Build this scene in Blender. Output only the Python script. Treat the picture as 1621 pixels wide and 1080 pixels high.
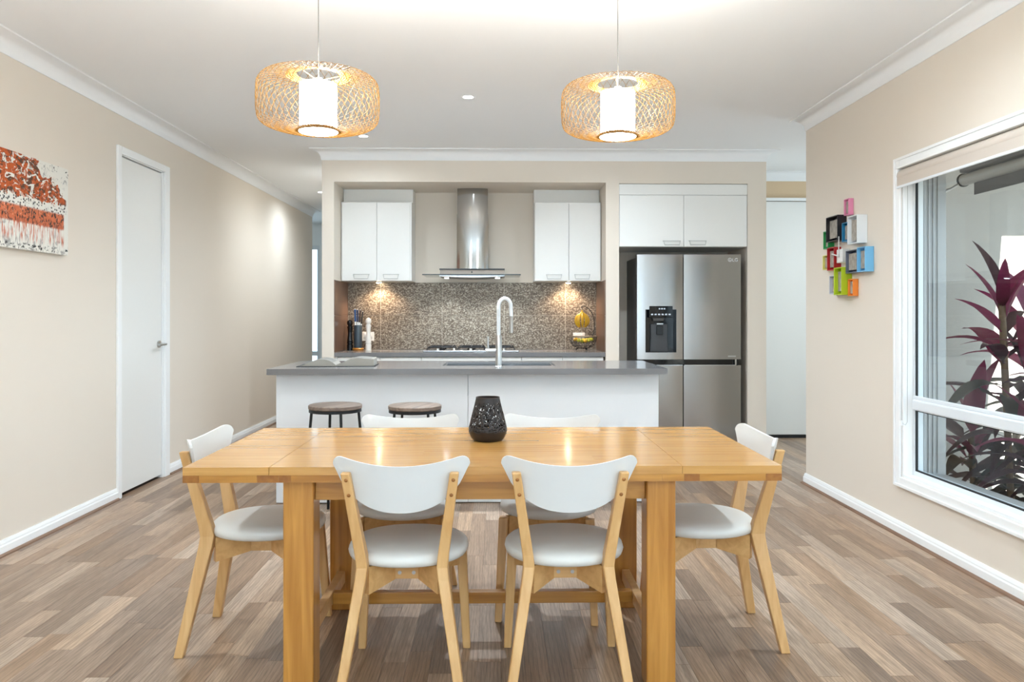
import bpy, bmesh, math, random
from mathutils import Vector, Matrix

for o in list(bpy.data.objects):
    bpy.data.objects.remove(o)
sc = bpy.context.scene
COL = sc.collection
PI = math.pi
rng = random.Random(7)

# ------------------------------------------------------------------ camera
FPX, CAM_H, HORIZON = 1250.0, 1.246, 499.0
YAW = math.atan(23.5 / FPX)
cam_d = bpy.data.cameras.new('camera')
cam_d.sensor_width = 36.0
cam_d.lens = 36.0 * FPX / 1621.0
cam_d.shift_y = -(540.0 - HORIZON) / 1621.0
cam_d.clip_start = 0.05
cam = bpy.data.objects.new('camera', cam_d)
cam.location = (0, 0, CAM_H)
cam.rotation_euler = (PI / 2, 0, -YAW)
COL.objects.link(cam)
sc.camera = cam


def lin(r, g, b):
    f = lambda v: (v / 255 / 12.92) if v / 255 <= 0.04045 else ((v / 255 + 0.055) / 1.055) ** 2.4
    return (f(r), f(g), f(b), 1.0)


# ------------------------------------------------------------------ world, sun, daylight, exposure
world = bpy.data.worlds.new('sky')
sc.world = world
world.use_nodes = True
wn = world.node_tree.nodes
wn['Background'].inputs['Color'].default_value = (0.66, 0.85, 1.0, 1)
wn['Background'].inputs['Strength'].default_value = 2.0

sun_d = bpy.data.lights.new('sun', 'SUN')
sun_d.energy = 15.0
sun_d.angle = math.radians(0.6)
sun_d.color = (1.0, 0.95, 0.87)
sun = bpy.data.objects.new('sun', sun_d)
COL.objects.link(sun)
SUN_DIR = Vector((-0.085, 1.0, -1.05)).normalized()
sun.rotation_euler = SUN_DIR.to_track_quat('-Z', 'Y').to_euler()


def area_light(name, loc, direction, sx, sy, power, color=(1, 1, 1), spread=180):
    d = bpy.data.lights.new(name, 'AREA')
    d.shape = 'RECTANGLE'
    d.size, d.size_y, d.energy, d.color = sx, sy, power, color
    d.spread = math.radians(spread)
    o = bpy.data.objects.new(name, d)
    o.location = loc
    o.rotation_euler = Vector(direction).to_track_quat('-Z', 'Z').to_euler()
    COL.objects.link(o)
    return o


DAY = (0.60, 0.82, 1.0)                     # the photograph is balanced for the warm room
# area light standing in for daylight from unseen doors assumed behind the camera
area_light('daylight_unseen_doors', (-0.1, -3.45, 1.2), (0, 1, 0.05), 4.2, 2.2, 9, DAY)
# added area light aimed upward as fill for the ceiling
area_light('ceiling_fill_doors', (-0.1, -3.40, 0.5), (0, 0.75, 1), 4.2, 1.0, 112, DAY, 95)
# another for an unseen second window assumed in the right-hand wall
area_light('daylight_unseen_window', (2.262, 0.2, 1.25), (-1, 0, 0.1), 2.6, 1.9, 3, DAY)
area_light('ceiling_fill_window', (2.255, 0.2, 0.7), (-0.8, 0, 1), 2.6, 0.8, 6, DAY, 95)  # second upward fill added to brighten the ceiling
area_light('passage_fill', (5.85, 6.9, 1.4), (-1, 0, 0.0), 1.6, 1.8, 35, DAY)  # added fill for the right-hand passage, no window stands here
pf = area_light('sky_portal_far_window', (-3.5, 12.68, 1.3), (0, -1, 0), 1.3, 2.0, 1.0)
pf.data.cycles.is_portal = True
pt = area_light('sky_portal_dining_window', (2.45, 3.56, 1.2), (-1, 0, 0), 1.66, 1.70, 1.0)
pt.data.cycles.is_portal = True

sc.view_settings.view_transform = 'Standard'
sc.view_settings.look = 'None'
sc.view_settings.gamma = 1.0
sc.view_settings.use_curve_mapping = False
sc.view_settings.exposure = 0.86


# ------------------------------------------------------------------ mesh helpers
def BM():
    return bmesh.new()


def face(bm, vs):
    try:
        return bm.faces.new(vs)
    except ValueError:
        return None


def box(bm, x0, x1, y0, y1, z0, z1):
    v = [bm.verts.new(p) for p in ((x0, y0, z0), (x1, y0, z0), (x1, y1, z0), (x0, y1, z0),
                                   (x0, y0, z1), (x1, y0, z1), (x1, y1, z1), (x0, y1, z1))]
    for q in ((0, 3, 2, 1), (4, 5, 6, 7), (0, 1, 5, 4), (1, 2, 6, 5), (2, 3, 7, 6), (3, 0, 4, 7)):
        bm.faces.new([v[i] for i in q])
    return bm


def loft(bm, rings, cap=True, closed=True):
    """rings: list of equally long point lists"""
    R = [[bm.verts.new(p) for p in r] for r in rings]
    n = len(R[0])
    for a, b in zip(R, R[1:]):
        for i in range(n if closed else n - 1):
            j = (i + 1) % n
            face(bm, (a[i], a[j], b[j], b[i]))
    if cap:
        face(bm, list(reversed(R[0])))
        face(bm, R[-1])
    return bm


def tube(bm, pts, r, n=6, closed=False, radii=None, cap=True):
    pts = [Vector(p) for p in pts]
    m = len(pts)
    rings = []
    up = None
    for i in range(m):
        if closed:
            t = (pts[(i + 1) % m] - pts[i - 1])
        else:
            t = pts[min(i + 1, m - 1)] - pts[max(i - 1, 0)]
        t.normalize()
        if up is None:
            up = Vector((0, 0, 1)) if abs(t.z) < 0.9 else Vector((1, 0, 0))
        a = up - t * up.dot(t)
        if a.length < 1e-6:
            a = t.orthogonal()
        a.normalize()
        b = t.cross(a)
        up = a
        rr = radii[i] if radii else r
        rings.append([pts[i] + (a * math.cos(2 * PI * k / n) + b * math.sin(2 * PI * k / n)) * rr for k in range(n)])
    if closed:
        R = [[bm.verts.new(p) for p in q] for q in rings]
        for i in range(m):
            A, B = R[i], R[(i + 1) % m]
            for k in range(n):
                face(bm, (A[k], A[(k + 1) % n], B[(k + 1) % n], B[k]))
    else:
        loft(bm, rings, cap)
    return bm


def lathe(bm, prof, n=24, c=(0, 0, 0)):
    """prof: (r, z) list; r == 0 makes a pole"""
    R = []
    for r, z in prof:
        if r < 1e-6:
            R.append([bm.verts.new((c[0], c[1], c[2] + z))])
        else:
            R.append([bm.verts.new((c[0] + r * math.cos(2 * PI * k / n), c[1] + r * math.sin(2 * PI * k / n), c[2] + z)) for k in range(n)])
    for a, b in zip(R, R[1:]):
        for k in range(n):
            j = (k + 1) % n
            if len(a) == 1 and len(b) == 1:
                continue
            if len(a) == 1:
                face(bm, (a[0], b[j], b[k]))
            elif len(b) == 1:
                face(bm, (a[k], a[j], b[0]))
            else:
                face(bm, (a[k], a[j], b[j], b[k]))
    return bm


def cyl(bm, p0, p1, r0, r1=None, n=16):
    tube(bm, [p0, p1], r0, n, radii=[r0, r0 if r1 is None else r1])
    return bm


def ring_pts(r, z, n=32, c=(0, 0)):
    return [(c[0] + r * math.cos(2 * PI * k / n), c[1] + r * math.sin(2 * PI * k / n), z) for k in range(n)]


def sweep(bm, path, prof, side=1):
    """sweep profile (d, z) along an XY path, mitred; d to the left of the path when side = 1"""
    P = [Vector((p[0], p[1])) for p in path]
    rings = []
    for i, p in enumerate(P):
        ns = []
        for a, b in ((i - 1, i), (i, i + 1)):
            if a >= 0 and b < len(P):
                t = (P[b] - P[a]).normalized()
                ns.append(Vector((-t.y, t.x)) * side)
        nrm = ns[0] if len(ns) == 1 else (ns[0] + ns[1]) / (1 + ns[0].dot(ns[1]))
        rings.append([(p.x + nrm.x * d, p.y + nrm.y * d, z) for d, z in prof])
    loft(bm, rings)
    bmesh.ops.recalc_face_normals(bm, faces=bm.faces)
    return bm


def frame_yz(bm, x0, x1, y0, y1, z0, z1, w, wz=None):
    wz = w if wz is None else wz
    box(bm, x0, x1, y0, y0 + w, z0, z1)
    box(bm, x0, x1, y1 - w, y1, z0, z1)
    box(bm, x0, x1, y0 + w, y1 - w, z0, z0 + wz)
    box(bm, x0, x1, y0 + w, y1 - w, z1 - wz, z1)
    return bm


def catmull(cp, per=5):
    out = []
    n = len(cp)
    for i in range(n - 1):
        p0, p1, p2, p3 = cp[max(i - 1, 0)], cp[i], cp[i + 1], cp[min(i + 2, n - 1)]
        for s in range(per):
            t = s / per
            out.append(tuple(0.5 * ((2 * b) + (-a + c) * t + (2 * a - 5 * b + 4 * c - d) * t * t + (-a + 3 * b - 3 * c + d) * t ** 3)
                             for a, b, c, d in zip(p0, p1, p2, p3)))
    out.append(tuple(cp[-1]))
    return out


def obj(name, bm, m, parent=None, smooth=None, bevel=0.0, world_space=True, seg=2):
    """link bm as one mesh object. With a parent the points are given in world space (world_space) or in the parent's own."""
    if parent is not None and world_space:
        mw = parent_matrix(parent)
        bmesh.ops.transform(bm, matrix=mw.inverted(), verts=bm.verts)
    bmesh.ops.recalc_face_normals(bm, faces=bm.faces)
    me = bpy.data.meshes.new(name)
    bm.to_mesh(me)
    bm.free()
    me.materials.append(m)
    if smooth is not None:
        me.shade_smooth()
        me.set_sharp_from_angle(angle=math.radians(smooth))
    o = bpy.data.objects.new(name, me)
    COL.objects.link(o)
    if parent is not None:
        o.parent = parent
    if bevel:
        b = o.modifiers.new('bevel', 'BEVEL')
        b.width, b.segments, b.limit_method, b.angle_limit = bevel, seg, 'ANGLE', math.radians(40)
    return o


def parent_matrix(p):
    m = Matrix.Identity(4)
    while p is not None:
        m = Matrix.LocRotScale(p.location, p.rotation_euler, p.scale) @ m
        p = p.parent
    return m


def thing(name, label, cat, loc=(0, 0, 0), rotz=0.0, group=None, kind=None):
    o = bpy.data.objects.new(name, None)
    o.empty_display_size = 0.05
    COL.objects.link(o)
    o.location = loc
    o.rotation_euler = (0, 0, rotz)
    return tag(o, label, cat, group, kind)


def tag(o, label=None, cat=None, group=None, kind=None):
    if label:
        o['label'] = label
    if cat:
        o['category'] = cat
    if group:
        o['group'] = group
    if kind:
        o['kind'] = kind
    return o


def struct(name, bm, m, label=None, smooth=None, bevel=0.0):
    return tag(obj(name, bm, m, None, smooth, bevel), label, None, None, 'structure')


def dup(root, loc, rotz, label):
    r = root.copy()
    COL.objects.link(r)
    r.location = loc
    r.rotation_euler = (0, 0, rotz)
    r['label'] = label
    for ch in list(root.children):
        c = ch.copy()
        COL.objects.link(c)
        c.parent = r
        for g in ch.children:
            d = g.copy()
            COL.objects.link(d)
            d.parent = c
    return r


# ------------------------------------------------------------------ materials
def mat(name, col, rough=0.5, metal=0.0, noise=0.0, nscale=40.0, bump=0.0, bscale=200.0, spec=None, coat=0.0,
        emit=None, estr=0.0, stretch=None, col2=None, aniso=0.0, transl=0.0):
    m = bpy.data.materials.new(name)
    m.use_nodes = True
    nt = m.node_tree
    N, L = nt.nodes, nt.links
    p = N['Principled BSDF']
    p.inputs['Base Color'].default_value = col
    p.inputs['Roughness'].default_value = rough
    p.inputs['Metallic'].default_value = metal
    if spec is not None:
        p.inputs['Specular IOR Level'].default_value = spec
    if coat:
        p.inputs['Coat Weight'].default_value = coat
        p.inputs['Coat Roughness'].default_value = 0.12
    if emit:
        p.inputs['Emission Color'].default_value = emit
        p.inputs['Emission Strength'].default_value = estr
    if aniso:
        p.inputs['Anisotropic'].default_value = aniso
    co = N.new('ShaderNodeTexCoord')
    vec = co.outputs['Object']
    if stretch:
        mp = N.new('ShaderNodeMapping')
        mp.inputs['Scale'].default_value = stretch
        L.new(vec, mp.inputs['Vector'])
        vec = mp.outputs['Vector']
    # every surface has at least a faint procedural variation
    nz = N.new('ShaderNodeTexNoise')
    nz.inputs['Scale'].default_value = nscale
    nz.inputs['Detail'].default_value = 4
    L.new(vec, nz.inputs['Vector'])
    mx = N.new('ShaderNodeMix')
    mx.data_type = 'RGBA'
    k = 1.0 - max(noise, 0.015)
    mx.inputs[6].default_value = col2 if col2 else (col[0] * k, col[1] * k, col[2] * k, 1)
    mx.inputs[7].default_value = col
    L.new(nz.outputs['Fac'], mx.inputs[0])
    L.new(mx.outputs[2], p.inputs['Base Color'])
    if bump:
        nb = N.new('ShaderNodeTexNoise')
        nb.inputs['Scale'].default_value = bscale
        L.new(vec, nb.inputs['Vector'])
        b = N.new('ShaderNodeBump')
        b.inputs['Strength'].default_value = bump
        b.inputs['Distance'].default_value = 0.002
        L.new(nb.outputs['Fac'], b.inputs['Height'])
        L.new(b.outputs['Normal'], p.inputs['Normal'])
    return m


def emission(name, col, strength):
    m = bpy.data.materials.new(name)
    m.use_nodes = True
    nt = m.node_tree
    for n in list(nt.nodes):
        if n.type == 'BSDF_PRINCIPLED':
            nt.nodes.remove(n)
    e = nt.nodes.new('ShaderNodeEmission')
    e.inputs['Color'].default_value = col
    e.inputs['Strength'].default_value = strength
    nt.links.new(e.outputs[0], nt.nodes['Material Output'].inputs[0])
    return m


def glass_mat(name, tint=(0.93, 0.96, 0.96, 1), f0=1.45):
    m = bpy.data.materials.new(name)
    m.use_nodes = True
    nt = m.node_tree
    N, L = nt.nodes, nt.links
    N.remove(N['Principled BSDF'])
    lw = N.new('ShaderNodeLayerWeight')
    lw.inputs['Blend'].default_value = 0.5
    pw = N.new('ShaderNodeMath')
    pw.operation = 'POWER'
    pw.inputs[1].default_value = 5.0
    L.new(lw.outputs['Facing'], pw.inputs[0])
    ma = N.new('ShaderNodeMath')
    ma.operation = 'MULTIPLY_ADD'
    r0 = ((f0 - 1) / (f0 + 1)) ** 2
    ma.inputs[1].default_value, ma.inputs[2].default_value = 1 - r0, r0
    L.new(pw.outputs[0], ma.inputs[0])
    tr = N.new('ShaderNodeBsdfTransparent')
    tr.inputs['Color'].default_value = tint
    gl = N.new('ShaderNodeBsdfGlossy')
    gl.inputs['Roughness'].default_value = 0.02
    mx = N.new('ShaderNodeMixShader')
    L.new(ma.outputs[0], mx.inputs[0])
    L.new(tr.outputs[0], mx.inputs[1])
    L.new(gl.outputs[0], mx.inputs[2])
    L.new(mx.outputs[0], N['Material Output'].inputs[0])
    return m


def wood_mat(name, dark, light, rough=0.4, axis='z', coat=0.0, scale=1.0, rnd=True, bump=0.06):
    """lengthwise grain along an object axis"""
    m = bpy.data.materials.new(name)
    m.use_nodes = True
    nt = m.node_tree
    N, L = nt.nodes, nt.links
    p = N['Principled BSDF']
    p.inputs['Roughness'].default_value = rough
    if coat:
        p.inputs['Coat Weight'].default_value = coat
        p.inputs['Coat Roughness'].default_value = 0.1
    co = N.new('ShaderNodeTexCoord')
    mp = N.new('ShaderNodeMapping')
    s = [38 * scale] * 3
    s['xyz'.index(axis)] = 2.2 * scale
    mp.inputs['Scale'].default_value = s
    L.new(co.outputs['Object'], mp.inputs['Vector'])
    vec = mp.outputs['Vector']
    if rnd:
        oi = N.new('ShaderNodeObjectInfo')
        mu = N.new('ShaderNodeVectorMath')
        mu.operation = 'SCALE'
        mu.inputs['Scale'].default_value = 30
        cb = N.new('ShaderNodeCombineXYZ')
        for i in range(3):
            L.new(oi.outputs['Random'], cb.inputs[i])
        L.new(cb.outputs[0], mu.inputs[0])
        ad = N.new('ShaderNodeVectorMath')
        L.new(vec, ad.inputs[0])
        L.new(mu.outputs[0], ad.inputs[1])
        vec = ad.outputs[0]
    nz = N.new('ShaderNodeTexNoise')
    nz.inputs['Scale'].default_value = 1.0
    nz.inputs['Detail'].default_value = 6
    nz.inputs['Distortion'].default_value = 0.6
    L.new(vec, nz.inputs['Vector'])
    cr = N.new('ShaderNodeValToRGB')
    cr.color_ramp.elements[0].position = 0.3
    cr.color_ramp.elements[0].color = dark
    cr.color_ramp.elements[1].position = 0.7
    cr.color_ramp.elements[1].color = light
    L.new(nz.outputs['Fac'], cr.inputs[0])
    L.new(cr.outputs[0], p.inputs['Base Color'])
    b = N.new('ShaderNodeBump')
    b.inputs['Strength'].default_value = bump
    b.inputs['Distance'].default_value = 0.002
    L.new(nz.outputs['Fac'], b.inputs['Height'])
    L.new(b.outputs['Normal'], p.inputs['Normal'])
    return m


def floor_mat(name, attr):
    """grey-brown laminate strips; the strip's own random number shifts tone and grain"""
    m = bpy.data.materials.new(name)
    m.use_nodes = True
    nt = m.node_tree
    N, L = nt.nodes, nt.links
    p = N['Principled BSDF']
    if attr:
        a = N.new('ShaderNodeAttribute')
        a.attribute_name = 'strip'
        rnd = a.outputs['Fac']
    else:
        a = N.new('ShaderNodeObjectInfo')
        rnd = a.outputs['Random']
    ge = N.new('ShaderNodeNewGeometry')
    cb = N.new('ShaderNodeCombineXYZ')
    mu = N.new('ShaderNodeMath')
    mu.operation = 'MULTIPLY'
    mu.inputs[1].default_value = 37.0
    L.new(rnd, mu.inputs[0])
    L.new(mu.outputs[0], cb.inputs[1])
    L.new(mu.outputs[0], cb.inputs[2])
    ad = N.new('ShaderNodeVectorMath')
    L.new(ge.outputs['Position'], ad.inputs[0])
    L.new(cb.outputs[0], ad.inputs[1])
    mp = N.new('ShaderNodeMapping')
    mp.inputs['Scale'].default_value = (20, 1.5, 1)
    L.new(ad.outputs[0], mp.inputs['Vector'])
    nz = N.new('ShaderNodeTexNoise')
    nz.inputs['Scale'].default_value = 1.0
    nz.inputs['Detail'].default_value = 5
    nz.inputs['Distortion'].default_value = 1.4
    L.new(mp.outputs[0], nz.inputs['Vector'])
    wv = N.new('ShaderNodeTexWave')       # cathedral grain
    wv.bands_direction = 'X'
    wv.inputs['Scale'].default_value = 1.1
    wv.inputs['Distortion'].default_value = 9.0
    wv.inputs['Detail'].default_value = 3
    wv.inputs['Detail Scale'].default_value = 0.8
    L.new(mp.outputs[0], wv.inputs['Vector'])
    fine = N.new('ShaderNodeTexNoise')
    mp2 = N.new('ShaderNodeMapping')
    mp2.inputs['Scale'].default_value = (330, 14, 1)
    L.new(ad.outputs[0], mp2.inputs['Vector'])
    L.new(mp2.outputs[0], fine.inputs['Vector'])
    fine.inputs['Scale'].default_value = 1.0
    fine.inputs['Detail'].default_value = 3
    tone = N.new('ShaderNodeValToRGB')
    e = tone.color_ramp.elements
    e[0].position, e[0].color = 0.0, lin(134, 112, 95)
    e[1].position, e[1].color = 1.0, lin(186, 165, 146)
    q = tone.color_ramp.elements.new(0.5)
    q.color = lin(162, 139, 120)
    L.new(rnd, tone.inputs[0])
    fr1 = N.new('ShaderNodeMath')
    fr1.operation = 'MULTIPLY'
    fr1.inputs[1].default_value = 7.31
    L.new(rnd, fr1.inputs[0])
    fr2 = N.new('ShaderNodeMath')
    fr2.operation = 'FRACT'
    L.new(fr1.outputs[0], fr2.inputs[0])
    hue = N.new('ShaderNodeMix')
    hue.data_type, hue.blend_type = 'RGBA', 'MULTIPLY'
    hue.inputs[0].default_value = 1.0
    hr = N.new('ShaderNodeValToRGB')
    hr.color_ramp.elements[0].position, hr.color_ramp.elements[0].color = 0.2, (1.0, 1.0, 1.0, 1)
    hr.color_ramp.elements[1].position, hr.color_ramp.elements[1].color = 1.0, (1.07, 0.96, 0.82, 1)
    L.new(fr2.outputs[0], hr.inputs[0])
    L.new(tone.outputs[0], hue.inputs[6])
    L.new(hr.outputs[0], hue.inputs[7])
    m1 = N.new('ShaderNodeMix')
    m1.data_type, m1.blend_type = 'RGBA', 'MULTIPLY'
    m1.inputs[0].default_value = 1.0
    r1 = N.new('ShaderNodeValToRGB')
    r1.color_ramp.elements[0].position, r1.color_ramp.elements[0].color = 0.28, (0.66, 0.63, 0.60, 1)
    r1.color_ramp.elements[1].position, r1.color_ramp.elements[1].color = 0.68, (1.1, 1.1, 1.1, 1)
    L.new(nz.outputs['Fac'], r1.inputs[0])
    L.new(hue.outputs[2], m1.inputs[6])
    L.new(r1.outputs[0], m1.inputs[7])
    m2 = N.new('ShaderNodeMix')
    m2.data_type, m2.blend_type = 'RGBA', 'MULTIPLY'
    m2.inputs[0].default_value = 1.0
    r2 = N.new('ShaderNodeValToRGB')
    r2.color_ramp.elements[0].position, r2.color_ramp.elements[0].color = 0.3, (0.72, 0.70, 0.68, 1)
    r2.color_ramp.elements[1].position, r2.color_ramp.elements[1].color = 0.6, (1.08, 1.08, 1.08, 1)
    L.new(fine.outputs['Fac'], r2.inputs[0])
    L.new(m1.outputs[2], m2.inputs[6])
    L.new(r2.outputs[0], m2.inputs[7])
    m3 = N.new('ShaderNodeMix')
    m3.data_type, m3.blend_type = 'RGBA', 'MULTIPLY'
    m3.inputs[0].default_value = 0.55
    L.new(m2.outputs[2], m3.inputs[6])
    r3 = N.new('ShaderNodeValToRGB')
    r3.color_ramp.elements[0].position, r3.color_ramp.elements[0].color = 0.0, (0.6, 0.58, 0.55, 1)
    r3.color_ramp.elements[1].position, r3.color_ramp.elements[1].color = 0.35, (1.05, 1.05, 1.05, 1)
    L.new(wv.outputs['Fac'], r3.inputs[0])
    L.new(r3.outputs[0], m3.inputs[7])
    L.new(m3.outputs[2], p.inputs['Base Color'])
    p.inputs['Roughness'].default_value = 0.36
    b = N.new('ShaderNodeBump')
    b.inputs['Strength'].default_value = 0.08
    b.inputs['Distance'].default_value = 0.001
    L.new(fine.outputs['Fac'], b.inputs['Height'])
    L.new(b.outputs['Normal'], p.inputs['Normal'])
    return m


def mosaic_mat(name, dark, mid, light):
    """taupe tile with a fine embossed metallic mosaic"""
    m = bpy.data.materials.new(name)
    m.use_nodes = True
    nt = m.node_tree
    N, L = nt.nodes, nt.links
    p = N['Principled BSDF']
    ge = N.new('ShaderNodeNewGeometry')
    mp = N.new('ShaderNodeMapping')
    mp.inputs['Rotation'].default_value = (0, math.radians(40), 0)
    mp.inputs['Scale'].default_value = (95, 95, 150)
    L.new(ge.outputs['Position'], mp.inputs['Vector'])
    vo = N.new('ShaderNodeTexVoronoi')
    vo.inputs['Scale'].default_value = 1.0
    L.new(mp.outputs[0], vo.inputs['Vector'])
    cr = N.new('ShaderNodeValToRGB')
    cr.color_ramp.elements[0].position, cr.color_ramp.elements[0].color = 0.1, dark
    cr.color_ramp.elements[1].position, cr.color_ramp.elements[1].color = 0.95, light
    q = cr.color_ramp.elements.new(0.55)
    q.color = mid
    sp = N.new('ShaderNodeSeparateColor')
    L.new(vo.outputs['Color'], sp.inputs[0])
    L.new(sp.outputs[0], cr.inputs[0])
    L.new(cr.outputs[0], p.inputs['Base Color'])
    p.inputs['Metallic'].default_value = 0.35
    p.inputs['Roughness'].default_value = 0.34
    b = N.new('ShaderNodeBump')
    b.inputs['Strength'].default_value = 0.35
    b.inputs['Distance'].default_value = 0.004
    L.new(sp.outputs[1], b.inputs['Height'])
    L.new(b.outputs['Normal'], p.inputs['Normal'])
    return m


M = {}
M['wall'] = mat('wall_paint', lin(228, 217, 203), 0.75, noise=0.02, nscale=3, bump=0.05, bscale=350)
M['wall_hall'] = mat('wall_paint_hall', lin(222, 195, 160), 0.75, noise=0.02, nscale=3)
M['ceiling'] = mat('ceiling_paint', lin(243, 243, 243), 0.85, noise=0.015, nscale=2)
M['trim'] = mat('trim_gloss', lin(245, 245, 244), 0.35, noise=0.015)
M['cabinet'] = mat('cabinet_white', lin(236, 235, 231), 0.3, noise=0.015)
M['panel'] = mat('island_white', lin(232, 234, 236), 0.42, noise=0.015)
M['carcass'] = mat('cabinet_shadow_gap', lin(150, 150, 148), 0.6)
M['stone'] = mat('worktop_stone', lin(122, 120, 120), 0.16, noise=0.08, nscale=160, spec=0.5)
M['stone_edge'] = M['stone']
M['chimney'] = mat('polished_steel', lin(160, 158, 155), 0.1, 1.0, noise=0.04, nscale=6)
M['steel'] = mat('brushed_steel', lin(182, 182, 182), 0.25, 1.0, noise=0.05, nscale=8, stretch=(40, 40, 1), aniso=0.3)
M['fridge'] = mat('fridge_steel', lin(168, 165, 162), 0.21, 1.0, noise=0.04, nscale=6, stretch=(60, 60, 1), aniso=0.4)
M['fridge_side'] = mat('fridge_side', lin(92, 90, 88), 0.45, 0.3)
M['chrome'] = mat('chrome', lin(215, 217, 218), 0.12, 1.0)
M['nickel'] = mat('satin_nickel', lin(185, 183, 180), 0.3, 1.0)
M['pull'] = mat('pull_grey', lin(196, 196, 194), 0.35, 0.5)
M['black'] = mat('black_plastic', lin(14, 14, 15), 0.2, noise=0.1)
M['black_metal'] = mat('black_metal', lin(24, 24, 26), 0.4, 0.3, noise=0.1)
M['black_gloss'] = mat('black_gloss', lin(8, 8, 9), 0.06, noise=0.1)
M['rubber_and_gap'] = mat('dark_gasket_and_gap', lin(20, 20, 22), 0.6)  # also the dark colour painted into the door gaps
M['hose'] = mat('white_hose', lin(232, 236, 238), 0.35, bump=0.2, bscale=300)
M['leather'] = mat('white_leather', lin(226, 223, 216), 0.38, noise=0.03, nscale=30, bump=0.08, bscale=420)
M['lacquer'] = mat('white_lacquer', lin(222, 221, 218), 0.3, noise=0.015)
M['birch'] = wood_mat('birch', lin(208, 158, 98), lin(226, 182, 124), 0.38, 'z')
M['birch_h'] = wood_mat('birch_horizontal', lin(204, 154, 94), lin(224, 178, 118), 0.38, 'x')
M['table_leg'] = wood_mat('honey_oak_upright', lin(168, 108, 38), lin(205, 145, 66), 0.3, 'z', 0.3)
M['table_top'] = wood_mat('honey_oak_boards', lin(190, 136, 70), lin(214, 162, 92), 0.22, 'x', 0.4, bump=0.003)
M['table_edge'] = wood_mat('honey_oak_edge', lin(164, 106, 38), lin(198, 140, 62), 0.3, 'x', 0.3)
M['table_block'] = wood_mat('honey_oak_end_grain', lin(140, 84, 28), lin(168, 108, 42), 0.35, 'y', 0.2)
M['stool_wood'] = wood_mat('weathered_oak', lin(104, 88, 78), lin(142, 124, 110), 0.65, 'y')
M['floor_obj'] = floor_mat('laminate_strip', False)
M['floor_far'] = floor_mat('laminate_strip_far', True)
M['floor_base'] = mat('floor_joint', lin(70, 52, 42), 0.8)
M['scotia'] = wood_mat('brown_scotia', lin(112, 84, 66), lin(140, 108, 86), 0.5, 'y')
M['mosaic'] = mosaic_mat('mosaic_tile', lin(82, 70, 58), lin(110, 97, 83), lin(160, 150, 135))
M['mosaic_side'] = mat('brown_tile', lin(126, 98, 82), 0.3, 0.3, noise=0.25, nscale=180)
M['grout'] = mat('grout', lin(196, 184, 170), 0.7)
M['bamboo'] = mat('bamboo_cane', lin(164, 116, 38), 0.55, noise=0.35, nscale=60)
M['fabric_glow'] = mat('lamp_fabric', lin(255, 246, 230), 0.8, emit=(1.0, 0.95, 0.86, 1), estr=19)
M['lamp_disc'] = emission('lamp_diffuser', (1.0, 0.98, 0.93, 1), 18.0)
M['led_warm'] = emission('led_warm', (1.0, 0.80, 0.55, 1), 90.0)
M['led_cool'] = emission('led_cool', (0.80, 0.92, 1.0, 1), 40.0)
M['downlight'] = emission('downlight_led', (1.0, 0.96, 0.90, 1), 25.0)
M['glass'] = glass_mat('window_glass')
M['hood_glass'] = glass_mat('hood_glass', (0.80, 0.84, 0.82, 1), 1.5)
M['blind'] = mat('blind_fabric', lin(200, 188, 176), 0.8, bump=0.1, bscale=600)
M['cord'] = mat('lamp_cord', lin(96, 92, 88), 0.6)
M['render_wall'] = mat('exterior_render', lin(172, 168, 162), 0.9, noise=0.06, nscale=14, bump=0.3, bscale=160)
M['alu'] = mat('white_aluminium', lin(226, 230, 234), 0.4, 0.0)
M['alu_grey'] = mat('grey_aluminium', lin(168, 168, 168), 0.45, 0.2)
M['awning'] = mat('awning_fabric', lin(104, 106, 112), 0.85, bump=0.2, bscale=500)
M['ground'] = mat('garden_paving', lin(150, 142, 130), 0.9, noise=0.3, nscale=12)

# ------------------------------------------------------------------ the shell
XL, XR, CEIL = -2.57, 2.285, 2.70
XO = 2.50                                    # outer face of the right-hand wall
YB = -3.5                                    # living end behind the camera
YK, YKB = 6.97, 7.59                         # kitchen wall face, back of its recess
KX0, KX1 = -1.54, 2.39

bm = BM()
box(bm, -5, XO, YB - 0.2, 5.6, -0.16, -0.006)
box(bm, -5, 6.0, 5.6, 13.2, -0.16, -0.006)
floor = struct('floor', bm, M['floor_base'], 'grey-brown oak laminate floor in narrow strips')

bm = BM()
box(bm, -5, XO, YB - 0.2, 5.6, CEIL, CEIL + 0.12)
box(bm, -5, 6, 5.6, 13.2, CEIL, CEIL + 0.12)
struct('ceiling', bm, M['ceiling'], 'flat white plasterboard ceiling')

# left wall, with the opening for the tall door
DY0, DY1, DZ = 5.425, 6.130, 2.36
bm = BM()
box(bm, XL - 0.1, XL, YB, DY0, 0, CEIL)
box(bm, XL - 0.1, XL, DY1, 11.03, 0, CEIL)
box(bm, XL - 0.1, XL, DY0, DY1, DZ, CEIL)
box(bm, -5, XL - 0.1, 10.93, 11.03, 0, CEIL)
struct('wall_left', bm, M['wall'], 'long cream painted wall with the painting and tall white door')

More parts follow.
